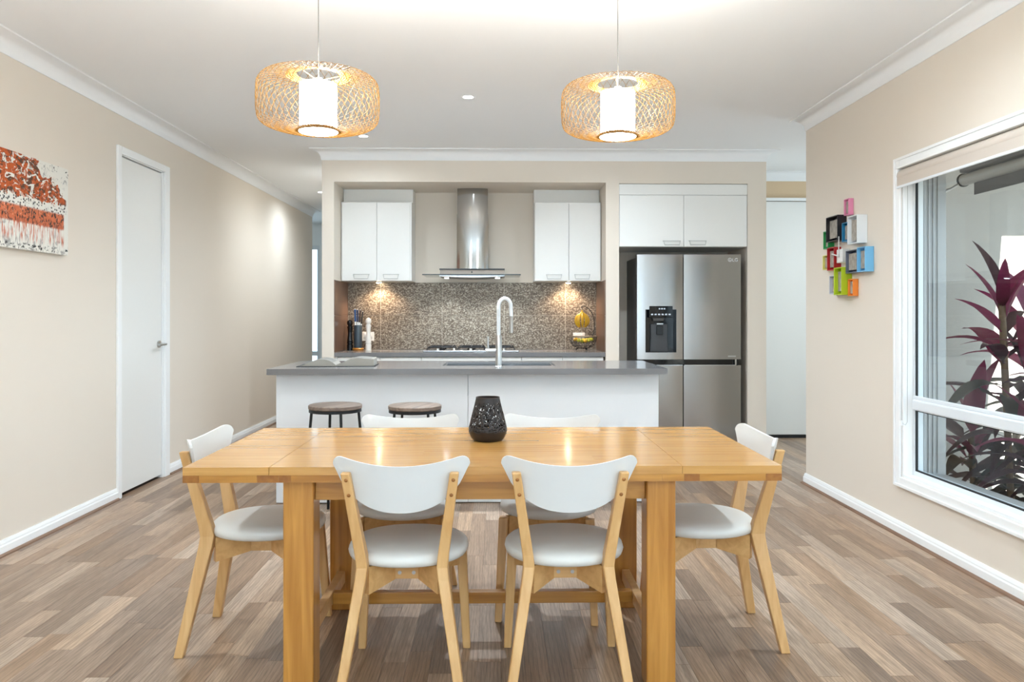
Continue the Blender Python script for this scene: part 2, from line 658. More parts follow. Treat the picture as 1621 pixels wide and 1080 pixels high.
# right wall with two windows; WY0..WY1 is the one in view
WY0, WY1, WZ0, WZ1 = 2.70, 4.415, 0.335, 2.078
SY0, SY1 = -1.15, 1.55
bm = BM()
box(bm, XR, XO, YB, SY0, 0, CEIL)
box(bm, XR, XO, SY1, WY0, 0, CEIL)
box(bm, XR, XO, WY1, 5.8, 0, CEIL)
for a, b in ((SY0, SY1), (WY0, WY1)):
    box(bm, XR, XO, a, b, 0, WZ0)
    box(bm, XR, XO, a, b, WZ1, CEIL)
struct('wall_right', bm, M['wall'], 'cream painted wall with the big window and coloured boxes')
bm = BM()
box(bm, XO, 6.0, 5.62, 5.8, 0, CEIL)
box(bm, 5.9, 6.0, 5.8, 8.1, 0, CEIL)
struct('wall_passage', bm, M['wall'])
bm = BM()
box(bm, XO, 6.0, 5.58, 5.62, -0.12, 2.62)
struct('wall_outside', bm, M['render_wall'], 'pale rendered outside wall seen through the window')

# wall behind the camera with wide glazed doors
bm = BM()
box(bm, XL, -2.2, YB - 0.12, YB, 0, CEIL)
box(bm, 2.0, XR, YB - 0.12, YB, 0, CEIL)
box(bm, -2.2, 2.0, YB - 0.12, YB, 2.32, CEIL)
struct('wall_back', bm, M['wall'])

# kitchen wall: face with two recesses
AX0, AX1 = -1.435, 0.961                    # cooking recess
FX0, FX1 = 1.079, 2.223                     # fridge recess
SOF = 2.420
bm = BM()
box(bm, KX0, AX0, YK, 11.0, 0, CEIL)
box(bm, AX1, FX0, YK, YKB, 0, CEIL)
box(bm, FX1, KX1, YK, 8.0, 0, CEIL)
box(bm, AX0, AX1, YK, YKB, SOF, CEIL)
box(bm, FX0, FX1, YK, YKB, SOF - 0.008, CEIL)
box(bm, AX0, FX1, YKB, YKB + 0.1, 0, CEIL)
struct('wall_kitchen', bm, M['wall'], 'cream kitchen wall with recesses for the cooktop and fridge')
bm = BM()
box(bm, KX1, 5.9, 7.98, 8.1, 0, CEIL)
struct('wall_passage_end', bm, M['wall_hall'])
# far room at the end of the passage on the left: end wall with a bright window
FWY = 12.6
bm = BM()
box(bm, -2.82, -1.4, FWY, FWY + 0.1, 0, CEIL)
box(bm, -5, -4.2, FWY, FWY + 0.1, 0, CEIL)
box(bm, -4.2, -2.82, FWY, FWY + 0.1, 0, 0.30)
box(bm, -4.2, -2.82, FWY, FWY + 0.1, 2.35, CEIL)
box(bm, KX0, -1.4, 11.0, FWY, 0, CEIL)
box(bm, -5.1, -5, 10.93, FWY + 0.1, 0, CEIL)
struct('wall_far', bm, M['trim'])

# cornices
cove = [(0, 2.608), (0.006, 2.608), (0.008, 2.622)]
for k in range(7):
    a = k / 6 * PI / 2
    cove.append((0.082 - 0.074 * math.cos(a), 2.622 + 0.070 * math.sin(a)))
cove += [(0.092, 2.692), (0.092, 2.7), (0, 2.7)]
for i, (path, side) in enumerate((
        ([(XL, YB), (XL, 11.03), (-5, 11.03)], -1),
        ([(XR, YB), (XR, 5.8), (5.9, 5.8)], 1),
        ([(KX0, 11.0), (KX0, YK), (KX1, YK), (KX1, 7.98), (5.9, 7.98)], -1))):
    struct('trim_%d' % (i + 1), sweep(BM(), path, cove, side), M['ceiling'], 'white cove cornice', smooth=35)

# baseboards and the brown scotia at their foot
bb = [(0, 0.012), (0.016, 0.012), (0.016, 0.048), (0.012, 0.056), (0.012, 0.062), (0.006, 0.078), (0, 0.078)]
sco = [(0, 0.0), (0.032, 0.0), (0.030, 0.006), (0.022, 0.013), (0, 0.014)]
CY0, CY1 = 5.372, 6.213
for nm, path, side in (('baseboard_left', [(XL, YB), (XL, CY0)], -1),
                       ('baseboard_hall', [(XL, CY1), (XL, 11.03)], -1),
                       ('baseboard_right', [(XR, YB), (XR, 5.8), (5.8, 5.8)], 1)):
    b = struct(nm, sweep(BM(), path, bb, side), M['trim'], 'white skirting board')
    obj('scotia', sweep(BM(), path, sco, side), M['scotia'], b)

# ------------------------------------------------------------------ floor strips
def px(X, Y, Z=0.0):
    xc = X * math.cos(YAW) - Y * math.sin(YAW)
    zc = X * math.sin(YAW) + Y * math.cos(YAW)
    return 810.5 + FPX * xc / zc, HORIZON - FPX * (Z - CAM_H) / zc


SW = 0.084
strips = []
x = XL - 0.02
i = 0
while x < 5.85:
    x1 = min(x + SW, 5.88)
    ymin, ymax = (YB, 12.55)
    if x > XR + 0.03:
        ymin, ymax = 5.82, 7.97
    y = ymin - rng.uniform(0, 0.6)
    while y < ymax:
        ln = rng.choice((0.42, 0.55, 0.7, 0.86, 1.05))
        a, b = max(y, ymin), min(y + ln, ymax)
        y += ln
        if b - a > 0.03:
            strips.append((x, x1, a, b))
    x += SW


def seen_area(s):
    xm, (a, b) = (s[0] + s[1]) / 2, (s[2], s[3])
    a = max(a, 2.66)
    if b <= a:
        return 0
    u0, v0 = px(xm, a)
    u1, v1 = px(xm, b)
    um = (u0 + u1) / 2
    if not -30 < um < 1650:
        return 0
    w = FPX * SW / ((a + b) / 2)
    return w * (v0 - v1)


ranked = sorted(strips, key=seen_area, reverse=True)
unit = box(BM(), -0.5, 0.5, -0.5, 0.5, -0.5, 0.5)
unit_me = bpy.data.meshes.new('plank')
unit.to_mesh(unit_me)
unit.free()
unit_me.materials.append(M['floor_obj'])
GAP = 0.0009
for s in ranked[:296]:
    o = bpy.data.objects.new('plank', unit_me)
    o.parent = floor
    o.location = ((s[0] + s[1]) / 2, (s[2] + s[3]) / 2, -0.004)
    o.scale = (s[1] - s[0] - GAP, s[3] - s[2] - GAP * 1.5, 0.008)
    COL.objects.link(o)
bm = BM()
vals = []
for s in ranked[296:]:
    box(bm, s[0] + GAP / 2, s[1] - GAP / 2, s[2] + GAP, s[3] - GAP, -0.008, 0.0)
    vals += [rng.random()] * 6
fo = obj('plank_field', bm, M['floor_far'], floor)
fo['kind'] = 'stuff'
at = fo.data.attributes.new('strip', 'FLOAT', 'FACE')
at.data.foreach_set('value', vals)

# ------------------------------------------------------------------ doors
d1 = tag(bpy.data.objects.new('door_1', None), 'tall plain white door with a satin lever handle', None, None, 'structure')
COL.objects.link(d1)
d1.location = (XL, (DY0 + DY1) / 2, 0)
bm = BM()
for a, b, z0, z1 in ((CY0, DY0, 0, 2.398), (DY1, CY1, 0, 2.398), (DY0, DY1, 2.345, 2.398)):
    box(bm, XL, XL + 0.018, a, b, z0, z1)
obj('casing', bm, M['trim'], d1, bevel=0.004)
bm = BM()
box(bm, XL - 0.1, XL + 0.002, DY0, DY0 + 0.012, 0, 2.345)
box(bm, XL - 0.1, XL + 0.002, DY1 - 0.012, DY1, 0, 2.345)
box(bm, XL - 0.1, XL + 0.002, DY0, DY1, 2.340, 2.36)
obj('jamb', bm, M['trim'], d1)
lf = obj('leaf', box(BM(), XL - 0.045, XL - 0.008, DY0 + 0.015, DY1 - 0.015, 0.022, 2.333), M['cabinet'], d1, bevel=0.002)
for hz in (0.25, 1.2, 2.1):
    obj('hinge', cyl(BM(), (XL - 0.004, DY0 + 0.016, hz - 0.045), (XL - 0.004, DY0 + 0.016, hz + 0.045), 0.006, n=10), M['nickel'], lf, smooth=40)
hb = BM()
hy = DY1 - 0.07
cyl(hb, (XL - 0.008, hy, 1.025), (XL + 0.003, hy, 1.025), 0.027, n=20)
cyl(hb, (XL + 0.003, hy, 1.025), (XL + 0.05, hy, 1.025), 0.009, n=12)
tube(hb, [(XL + 0.048, hy + 0.006, 1.025), (XL + 0.05, hy - 0.02, 1.025), (XL + 0.05, hy - 0.12, 1.022)], 0.0085, 10)
obj('handle', hb, M['nickel'], lf, smooth=40)
# dark sheet painted as the shade behind the door foot
obj('shade_sheet', box(BM(), XL - 0.1, XL - 0.06, DY0 + 0.012, DY1 - 0.012, 0, 2.34), M['rubber_and_gap'], d1)

d2 = tag(bpy.data.objects.new('door_2', None), 'wide white sliding door at the passage end beside the fridge', None, None, 'structure')
COL.objects.link(d2)
d2.location = (3.0, 7.97, 0)
obj('leaf', box(BM(), 2.45, 3.40, 7.945, 7.975, 0.035, 2.395), M['cabinet'], d2, bevel=0.002)
obj('leaf', box(BM(), 3.40, 4.4, 7.955, 7.978, 0.035, 2.395), M['cabinet'], d2, bevel=0.002)
obj('head_trim', box(BM(), 2.40, 4.45, 7.925, 7.98, 2.402, 2.432), M['trim'], d2, bevel=0.002)
obj('gap_strip', box(BM(), 2.40, 4.45, 7.95, 7.98, 0.0, 0.03), M['rubber_and_gap'], d2)  # dark strip painted as the gap below the leaves

# ------------------------------------------------------------------ window in view
def make_window(name, label, y0, y1, detailed):
    w = tag(bpy.data.objects.new(name, None), label, None, None, 'structure')
    COL.objects.link(w)
    w.location = (XR, (y0 + y1) / 2, WZ0)
    # architrave on the wall face
    bm = frame_yz(BM(), XR - 0.016, XR, y0 - 0.056, y1 + 0.056, WZ0 - 0.056, WZ1 + 0.056, 0.056)
    obj('architrave', bm, M['trim'], w, bevel=0.005)
    bm = frame_yz(BM(), XR - 0.024, XR - 0.016, y0 - 0.056, y1 + 0.056, WZ0 - 0.056, WZ1 + 0.056, 0.016)
    obj('architrave_lip', bm, M['trim'], w, bevel=0.002)
    # timber reveal
    bm = frame_yz(BM(), XR, XR + 0.062, y0, y1, WZ0, WZ1, 0.014)
    obj('reveal', bm, M['trim'], w)
    # aluminium frame
    bm = frame_yz(BM(), XR + 0.052, XR + 0.102, y0 + 0.012, y1 - 0.012, WZ0 + 0.012, WZ1 - 0.012, 0.026)
    obj('frame', bm, M['alu'], w, bevel=0.003)
    if detailed:
        tz = 0.745
        bm = box(BM(), XR + 0.034, XR + 0.102, y0 + 0.036, y1 - 0.036, tz - 0.03, tz + 0.03)
        obj('transom', bm, M['alu'], w, bevel=0.009)
        bm = box(BM(), XR + 0.046, XR + 0.060, y0 + 0.036, y1 - 0.036, tz + 0.03, tz + 0.05)
        obj('transom_bead', bm, M['alu'], w, bevel=0.003)
        for a, b in ((WZ0 + 0.038, tz - 0.03), (tz + 0.03, WZ1 - 0.038)):
            bm = frame_yz(BM(), XR + 0.056, XR + 0.068, y0 + 0.037, y1 - 0.037, a, b, 0.007)
            g = obj('pane', box(BM(), XR + 0.064, XR + 0.066, y0 + 0.042, y1 - 0.042, a + 0.004, b - 0.004), M['glass'], w)
            obj('gasket', bm, M['rubber_and_gap'], g)
    # outside reveal of the veneer
    bm = frame_yz(BM(), XR + 0.104, XO + 0.03, y0 - 0.004, y1 + 0.004, WZ0 - 0.004, WZ1 + 0.004, 0.016)
    obj('outer_reveal', bm, M['alu_grey'], w, bevel=0.003)
    for k in range(4):
        bm = box(BM(), XR + 0.115 + k * 0.026, XR + 0.123 + k * 0.026, y1 - 0.020, y1 - 0.012, WZ0 + 0.02, WZ1 - 0.02)
        obj('reveal_rib', bm, M['alu_grey'], w)
    return w


make_window('window_1', 'large white framed fixed window with a low transom', WY0, WY1, True)
make_window('window_2', None, SY0, SY1, False)
w3 = tag(bpy.data.objects.new('window_3', None), 'bright window at the end of the far passage', None, None, 'structure')
COL.objects.link(w3)
w3.location = (-3.5, FWY, 0.3)
bm = BM()
for a, b, z0, z1 in ((-4.2, -4.14, .3, 2.35), (-2.86, -2.82, .3, 2.35), (-4.14, -2.86, .3, .36), (-4.14, -2.86, 2.29, 2.35), (-4.14, -2.86, .60, .67)):
    box(bm, a, b, FWY + 0.01, FWY + 0.07, z0, z1)
obj('frame', bm, M['alu'], w3)
obj('pane', box(BM(), -4.14, -2.86, FWY + 0.038, FWY + 0.042, .67, 2.29), M['glass'], w3)
obj('pane', box(BM(), -4.14, -2.86, FWY + 0.038, FWY + 0.042, .36, .60), M['glass'], w3)

# glazed sliding doors behind the camera
d3 = tag(bpy.data.objects.new('door_3', None), None, None, None, 'structure')
COL.objects.link(d3)
d3.location = (-0.1, YB, 0)
for a in (-2.2, -0.8, 0.6):
    bm = BM()
    for x0, x1, z0, z1 in ((a, a + .05, 0, 2.32), (a + 1.35, a + 1.4, 0, 2.32), (a + .05, a + 1.35, 0, .06), (a + .05, a + 1.35, 2.26, 2.32)):
        box(bm, x0, x1, YB - 0.09, YB - 0.05, z0, z1)
    obj('sash', bm, M['alu'], d3)

# roof edge outside with an added sun block, and ground
bm = BM()
EX = 3.66                                    # unseen roof edge, reach set by where the sun patch begins
box(bm, XO, EX, YB - 1.5, 5.62, 2.50, 2.54)
box(bm, EX, 6.2, 5.02, 5.62, 2.50, 2.54)
box(bm, EX - 0.05, EX, YB - 1.5, 5.02, 2.44, 2.64)
box(bm, EX, 6.2, 4.98, 5.02, 2.44, 2.64)
box(bm, -5, EX, YB - 3.4, YB, 2.78, 2.84)  # unseen rear roof added to keep the sun out of the room
struct('eaves_and_sun_block', bm, M['alu_grey'])
bm = BM()
box(bm, XO, 12, -8, 5.6, -0.3, -0.12)
box(bm, -9, 12, -12, YB - 0.2, -0.3, -0.12)
struct('ground', bm, M['ground'])

# ------------------------------------------------------------------ dining table
TX0, TX1, TY0, TY1, TZ = -1.022, 0.938, 2.585, 3.490, 0.750
SX0, SX1 = -0.742, 0.608
t = thing('dining_table', 'long honey-coloured wooden dining table with an extension leaf at each end', 'table', (-0.05, 3.04, 0))
nb = 9
bw = (TY1 - TY0) / nb


def boards(x0, x1, cuts):
    for k in range(nb):
        xs = [x0] + sorted(cuts[k]) + [x1]
        for a, b in zip(xs, xs[1:]):
            obj('top_board', box(BM(), a, b, TY0 + k * bw, TY0 + (k + 1) * bw, TZ - 0.026, TZ),
                M['table_top'], t)


boards(SX0, SX1, [[rng.uniform(-0.45, -0.1), rng.uniform(0.1, 0.4)] if k % 2 else [rng.uniform(-0.3, 0.3)] for k in range(nb)])
boards(TX0, SX0 - 0.0015, [[] for k in range(nb)])
boards(SX1 + 0.0015, TX1, [[] for k in range(nb)])
# frame under the boards, broken into blocks along the front edge as in the photo
zb0, zb1 = TZ - 0.050, TZ - 0.0262
for ye0, ye1 in ((TY0, TY0 + 0.05), (TY1 - 0.05, TY1)):
    for a, b, m in ((TX0, TX0 + 0.052, 'table_block'), (TX0 + 0.0525, -0.782, 'table_edge'), (-0.7815, -0.712, 'table_block'), (-0.7115, -0.672, 'table_block'),
                    (-0.6715, 0.542, 'table_edge'), (0.5425, 0.615, 'table_edge'), (0.6155, 0.665, 'table_block'), (0.6655, 0.885, 'table_edge'), (0.8855, TX1, 'table_block')):
        obj('edge_block', box(BM(), a, b, ye0, ye1, zb0, zb1), M[m], t)
for xe0, xe1 in ((TX0, TX0 + 0.05), (TX1 - 0.05, TX1)):
    obj('end_rail', box(BM(), xe0, xe1, TY0 + 0.0505, TY1 - 0.0505, zb0, zb1), M['table_edge'], t)
LX = ((-0.706, -0.606), (0.497, 0.594))
for a, b in LX:
    for ya, yb in ((2.615, 2.715), (3.345, 3.445)):
        obj('leg', box(BM(), a, b, ya, yb, 0.0, TZ - 0.0505), M['table_leg'], t, bevel=0.005)
    c = (a + b) / 2
    obj('stretcher', box(BM(), c - 0.016, c + 0.016, 2.716, 3.344, 0.118, 0.168), M['birch_h'], t, bevel=0.003)
obj('centre_beam', box(BM(), -0.6395, 0.5290, 3.082, 3.116, 0.120, 0.166), M['table_edge'], t, bevel=0.003)
for ya, yb in ((2.640, 2.664), (3.396, 3.420)):
    obj('apron', box(BM(), -0.6055, 0.4965, ya, yb, 0.630, TZ - 0.0505), M['table_edge'], t, bevel=0.002)
for a, b in LX:
    c = (a + b) / 2
    obj('side_apron', box(BM(), c - 0.012, c + 0.012, 2.7155, 3.3445, 0.630, TZ - 0.0505), M['table_edge'], t)

# ------------------------------------------------------------------ dining chairs
def quad_sec(c, w, d):
    return [(c[0] - w / 2, c[1] - d / 2, c[2]), (c[0] + w / 2, c[1] - d / 2, c[2]), (c[0] + w / 2, c[1] + d / 2, c[2]), (c[0] - w / 2, c[1] + d / 2, c[2])]


def make_chair(label):
    t = thing('dining_chair', label, 'chair', (0, 0, 0), 0, 'dining chairs around the table')
    for s in (-1, 1):
        # rear leg and back post in one bent piece
        secs = [quad_sec((s * .196, -.262, 0), .030, .034), quad_sec((s * .135, -.186, .385), .036, .050),
                quad_sec((s * .130, -.180, .425), .037, .052), quad_sec((s * .134, -.186, .465), .036, .050), quad_sec((s * .173, -.252, .745), .029, .032)]
        obj('rear_leg', loft(BM(), secs), M['birch'], t, bevel=0.004, world_space=False)
        secs = [quad_sec((s * .195, .195, 0), .028, .030), quad_sec((s * .176, .160, .417), .038, .038)]
        obj('leg', loft(BM(), secs), M['birch'], t, bevel=0.004, world_space=False)
        for z in (.722, .672):
            f = (.745 - z) / (.745 - .465)
            c = obj('screw_cap', lathe(BM(), [(0, .0035), (.0045, .0025), (.0065, 0), (.0065, -.004)], 10), M['table_block'], t, smooth=50, world_space=False)
            c.location = (s * (.173 - .039 * f), -.252 + .066 * f - .0158 - .009 * f, z)
            c.rotation_euler = (PI / 2 + 0.23, 0, 0)
    # cross frame under the seat: four rails meeting at a block
    for sx in (-1, 1):
        for ex, ey, cx, cy in ((.122, -.160, .046, -.055), (.162, .146, .046, .040)):
            a, b = Vector((sx * ex, ey, 0)), Vector((sx * cx, cy, 0))
            n = Vector((-(b - a).y, (b - a).x, 0)).normalized() * .012
            r = []
            for p, z0 in ((a, .326), (b, .344)):
                r.append([(p - n) + Vector((0, 0, z0)), (p + n) + Vector((0, 0, z0)), (p + n) + Vector((0, 0, .417)), (p - n) + Vector((0, 0, .417))])
            obj('rail', loft(BM(), r), M['birch_h'], t, world_space=False)
    cb = obj('centre_block', box(BM(), -.052, .052, -.066, .050, .344, .4165), M['birch_h'], t, bevel=0.002, world_space=False)
    for s in (-1, 1):
        obj('bolt', cyl(BM(), (s * .024, -.0685, .366), (s * .024, -.060, .366), .0065, n=10), M['nickel'], cb, smooth=40, world_space=False)
    # round padded seat
    rings = []
    n = 36
    for fac, z in ((.90, .4175), (.975, .424), (1.0, .438), (.985, .451), (.93, .461), (.75, .4675), (.4, .471)):
        ring = []
        for k in range(n):
            a = 2 * PI * k / n
            ca, sa = math.cos(a), math.sin(a)
            e = 0.92
            ring.append((.208 * fac * math.copysign(abs(ca) ** e, ca), .010 + .212 * fac * math.copysign(abs(sa) ** e, sa), z))
        rings.append(ring)
    obj('seat', loft(BM(), rings), M['leather'], t, smooth=60, world_space=False)
    # curved plywood backrest
    bm = BM()
    nu, nv = 40, 10
    hw = .221
    F, Bk = [], []
    for i in range(nu + 1):
        u = -hw + 2 * hw * i / nu
        u = hw * math.sin(u / hw * PI / 2)
        au = abs(u)
        top, bot, mid = .767 + 0.72 * au ** 2, .612 + 1.4 * au ** 2 + 32 * au ** 4, .766
        if au > .182:
            q = math.sqrt(max(0.0, 1 - ((au - .182) / (hw - .182)) ** 2))
            q = max(q, 0.02)
            top = mid + (top - mid) * q
            bot = mid + (bot - mid) * q
        cf, cbk = [], []
        for j in range(nv + 1):
            z = bot + (top - bot) * j / nv
            y = -.2225 - (z - .70) * .235 + 1.4 * (u * u - .031)
            cf.append(bm.verts.new((u, y + .010, z)))
            cbk.append(bm.verts.new((u, y, z)))
        F.append(cf)
        Bk.append(cbk)
    for i in range(nu):
        for j in range(nv):
            face(bm, (F[i][j], F[i + 1][j], F[i + 1][j + 1], F[i][j + 1]))
            face(bm, (Bk[i][j], Bk[i][j + 1], Bk[i + 1][j + 1], Bk[i + 1][j]))
        face(bm, (F[i][0], Bk[i][0], Bk[i + 1][0], F[i + 1][0]))
        face(bm, (F[i][nv], F[i + 1][nv], Bk[i + 1][nv], Bk[i][nv]))
    for i in (0, nu):
        for j in range(nv):
            face(bm, (F[i][j], F[i][j + 1], Bk[i][j + 1], Bk[i][j]))
    obj('backrest', bm, M['lacquer'], t, smooth=50, bevel=0.0025, world_space=False)
    return t


ch = make_chair('white-backed dining chair on the near side, left of the pair seen from behind')
ch.location = (-0.309, 2.772, 0)
dup(ch, (0.234, 2.772, 0), 0.0, 'white-backed dining chair on the near side, right of the pair seen from behind')
dup(ch, (-0.390, 3.390, 0), PI + math.radians(1), 'dining chair facing the camera across the table, behind and left of the dark vase')
dup(ch, (0.222, 3.385, 0), PI - math.radians(7), 'dining chair facing the camera across the table, behind and right of the dark vase')
dup(ch, (-0.895, 3.092, 0), -PI / 2, 'white and wood dining chair at the table end nearest the painting')
dup(ch, (0.800, 3.092, 0), PI / 2, 'white and wood dining chair at the table end nearest the big window')

# ------------------------------------------------------------------ vase (pierced lantern)
v = thing('vase', 'dark pear-shaped pierced metal vase on the dining table', 'vase', (-0.037, 3.13, TZ + 0.0005))
prof = catmull([(.054, 0), (.066, .012), (.0755, .035), (.0755, .050), (.070, .075), (.061, .110), (.052, .145), (.0465, .170)], 6)
bm = BM()
n = 96
R = [[bm.verts.new((r * math.cos(2 * PI * k / n), r * math.sin(2 * PI * k / n), z)) for k in range(n)] for r, z in prof]
for i in range(len(R) - 1):
    z = prof[i][1]
    dens = 0.27 if .05 < z < .15 else (0.12 if .035 < z <= .05 else 0)
    for k in range(n):
        if rng.random() < dens:
            continue
        bm.faces.new((R[i][k], R[i][(k + 1) % n], R[i + 1][(k + 1) % n], R[i + 1][k]))
bm.faces.new(list(reversed(R[0])))
vo = obj('body', bm, mat('vase_bronze', lin(50, 44, 42), 0.42, 0.35, noise=0.3, nscale=50), v, smooth=50, world_space=False)
sm = vo.modifiers.new('solid', 'SOLIDIFY')
sm.thickness = 0.0014
obj('rim', tube(BM(), ring_pts(.0465, .170, 48), .0016, 6, closed=True), mat('vase_rim', lin(70, 54, 46), 0.35, 0.4), v, smooth=50, world_space=False)

# ------------------------------------------------------------------ kitchen island
IX0, IX1, IY0, IY1 = -1.458, 1.075, 5.240, 5.955
IT = 0.900
isl = thing('kitchen_island', 'white panelled kitchen island cabinet behind the dining table', 'island', (-0.19, 5.6, 0))
for a, b in ((IX0, -0.1945), (-0.1915, IX1)):
    obj('front_panel', box(BM(), a, b, IY0, IY0 + 0.018, 0.006, IT - 0.0385), M['panel'], isl, bevel=0.0012)
for a in (IX0, IX1 - 0.018):
    obj('side_panel', box(BM(), a, a + 0.018, IY0 + 0.0185, IY1, 0.006, IT - 0.0385), M['panel'], isl)
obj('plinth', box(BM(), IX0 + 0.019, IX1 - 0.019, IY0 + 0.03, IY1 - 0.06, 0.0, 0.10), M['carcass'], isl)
obj('base_board', box(BM(), IX0 + 0.019, IX1 - 0.019, IY0 + 0.019, IY1 - 0.02, 0.10, 0.118), M['cabinet'], isl)
xs = [IX0 + 0.019, -0.83, -0.46, 0.46, IX1 - 0.019]
for a, b in zip(xs, xs[1:]):
    dr = obj('door', box(BM(), a + .0015, b - .0015, IY1 - 0.019, IY1, 0.105, IT - 0.05), M['cabinet'], isl, bevel=0.001)
    obj('handle', tube(BM(), [((a + b) / 2 - .07, IY1, .80), ((a + b) / 2 - .07, IY1 + .022, .80), ((a + b) / 2 + .07, IY1 + .022, .80), ((a + b) / 2 + .07, IY1, .80)], .005, 6), M['pull'], dr)

SK = (-0.375, 0.400, 5.40, 5.86)
bm = BM()
wx0, wx1, wy0, wy1 = -1.480, 1.104, 5.095, 5.990
gx, gy, gz = [wx0, SK[0], SK[1], wx1], [wy0, SK[2], SK[3], wy1], [IT - 0.038, IT]
for i in range(3):
    for j in range(3):
        if i == 1 and j == 1:
            continue
        box(bm, gx[i], gx[i + 1], gy[j], gy[j + 1], gz[0], gz[1])
bmesh.ops.remove_doubles(bm, verts=bm.verts, dist=1e-5)
seen = {}
for f in list(bm.faces):                     # drop the double walls between the slab's cells
    seen.setdefault(tuple(round(c, 4) for c in f.calc_center_median()), []).append(f)
bmesh.ops.delete(bm, geom=[f for q in seen.values() if len(q) > 1 for f in q], context='FACES_ONLY')
tag(obj('island_worktop', bm, M['stone']), 'grey stone worktop on the island holding the sink', 'worktop')

sk = thing('sink', 'stainless steel sink basin let into the grey island worktop', 'sink', ((SK[0] + SK[1]) / 2, (SK[2] + SK[3]) / 2, IT - 0.2))
bm = BM()
x0, x1, y0, y1 = SK[0] + .001, SK[1] - .001, SK[2] + .001, SK[3] - .001
z0, z1 = IT - 0.20, IT - 0.012
for a in ((x0, x0 + .012, y0, y1), (x1 - .012, x1, y0, y1), (x0 + .012, x1 - .012, y0, y0 + .012), (x0 + .012, x1 - .012, y1 - .012, y1)):
    box(bm, a[0], a[1], a[2], a[3], z0, z1)
box(bm, x0, x1, y0, y1, z0 - .004, z0)
obj('basin', bm, M['steel'], sk)
obj('divider', box(BM(), 0.10, 0.118, y0 + .012, y1 - .012, z0, z1 - .02), M['steel'], sk)
for c in (-0.13, 0.26):
    obj('drain', lathe(BM(), [(0, .003), (.02, .003), (.04, .006), (.044, .001)], 20, (c, 5.63, z0)), M['chrome'], sk, smooth=40)

tp = thing('kitchen_tap', 'tall gooseneck mixer tap with a white hose on the island', 'tap', (0.010, 5.24, IT))
L0 = lambda *p: [tuple(q) for q in p]
bm = lathe(BM(), [(.026, 0), (.026, .006), (.0215, .010), (.0215, .205), (.018, .212), (0, .212)], 24)
obj('column', bm, M['nickel'], tp, smooth=35, world_space=False)
arc = [(0, 0, .205), (0, 0, .33), (0, 0, .40)]
for k in range(1, 10):
    a = PI - k / 9 * PI
    arc.append((.0405 + .0405 * math.cos(a), 0, .405 + .052 * math.sin(a)))
arc += [(.082, 0, .37), (.083, 0, .335)]
obj('hose', tube(BM(), arc, .0122, 12), M['hose'], tp, smooth=50, world_space=False)
bm = BM()
for k in range(26):
    z = .222 + k * .007
    tube(bm, ring_pts(.0128, z, 14), .0013, 4, closed=True)
obj('hose_coil', bm, M['hose'], tp, smooth=60, world_space=False)
obj('spray_head', lathe(BM(), [(.0, .228), (.0105, .228), (.0115, .24), (.012, .33), (.0135, .338), (0, .338)], 16, (.083, 0, 0)), M['nickel'], tp, smooth=35, world_space=False)
bm = cyl(BM(), (-.018, 0, .108), (-.085, 0, .108), .0165, n=18)
obj('mixer_body', bm, M['nickel'], tp, smooth=35, world_space=False)
bm = tube(BM(), [(-.068, 0, .112), (-.071, 0, .15), (-.072, 0, .205)], .0065, 10)
obj('lever', bm, M['nickel'], tp, smooth=40, world_space=False)

# open book on the island
bk = thing('open_book', 'thick book lying open on the grey island worktop', 'book', (-1.09, 5.46, IT + 0.0005), math.radians(4))
obj('cover', box(BM(), -.262, .262, -.145, .145, 0, .003), M['black_metal'], bk, world_space=False)
paper = mat('paper', lin(158, 152, 142), 0.8, noise=0.05)
printed = mat('printed_page', lin(170, 166, 158), 0.7, noise=0.85, nscale=16)
for s, hmax, w in ((-1, .046, .225), (1, .062, .245)):
    rings = []
    for k in range(13):
        u = k / 12
        xx = s * (.004 + u * w)
        h = .006 + hmax * (math.sin(PI * min(u * 1.35, 1) * .55) * (1 - .32 * u) if s > 0 else math.sin(PI * u ** .8) * .85 + .1 * (1 - u))
        rings.append([(xx, -.138, .0032), (xx, .138, .0032), (xx, .138, h), (xx, -.138, h)])
    obj('page_block', loft(BM(), rings), paper, bk, smooth=40, world_space=False)
    bm = BM()
    a = [[bm.verts.new((r[3][0], y, r[3][2] + .0006)) for y in (-.12, .12)] for r in rings[1:-1]]
    for p, q in zip(a, a[1:]):
        bm.faces.new((p[0], q[0], q[1], p[1]))
    obj('printed_page', bm, printed, bk, smooth=60, world_space=False)

# ------------------------------------------------------------------ bar stools
def make_stool(label):
    t = thing('bar_stool', label, 'stool', (0, 0, 0), 0, 'bar stools at the island')
    obj('seat', lathe(BM(), [(0, .668), (.158, .668), (.163, .672), (.163, .690), (.158, .694), (0, .694)], 40), M['stool_wood'], t, smooth=40, world_space=False)
    obj('seat_ring', lathe(BM(), [(.135, .650), (.160, .650), (.160, .6675), (.135, .6675), (.135, .650)], 40), M['black_metal'], t, smooth=30, world_space=False)
    for k in range(4):
        a = PI / 4 + k * PI / 2 + .18
        c, s = math.cos(a), math.sin(a)
        obj('leg', tube(BM(), [(c * .145, s * .145, .655), (c * .205, s * .205, 0)], .0085, 8), M['black_metal'], t, smooth=50, world_space=False)
    obj('foot_ring', tube(BM(), ring_pts(.186, .20, 36), .006, 6, closed=True), M['black_metal'], t, smooth=60, world_space=False)
    return t


st = make_stool('round wooden bar stool under the open book end of the island')
st.location = (-1.000, 4.90, 0)
st.rotation_euler = (0, 0, math.radians(-31))
dup(st, (-0.506, 4.87, 0), math.radians(-17), 'round wooden bar stool nearer the vase, at the middle of the island')

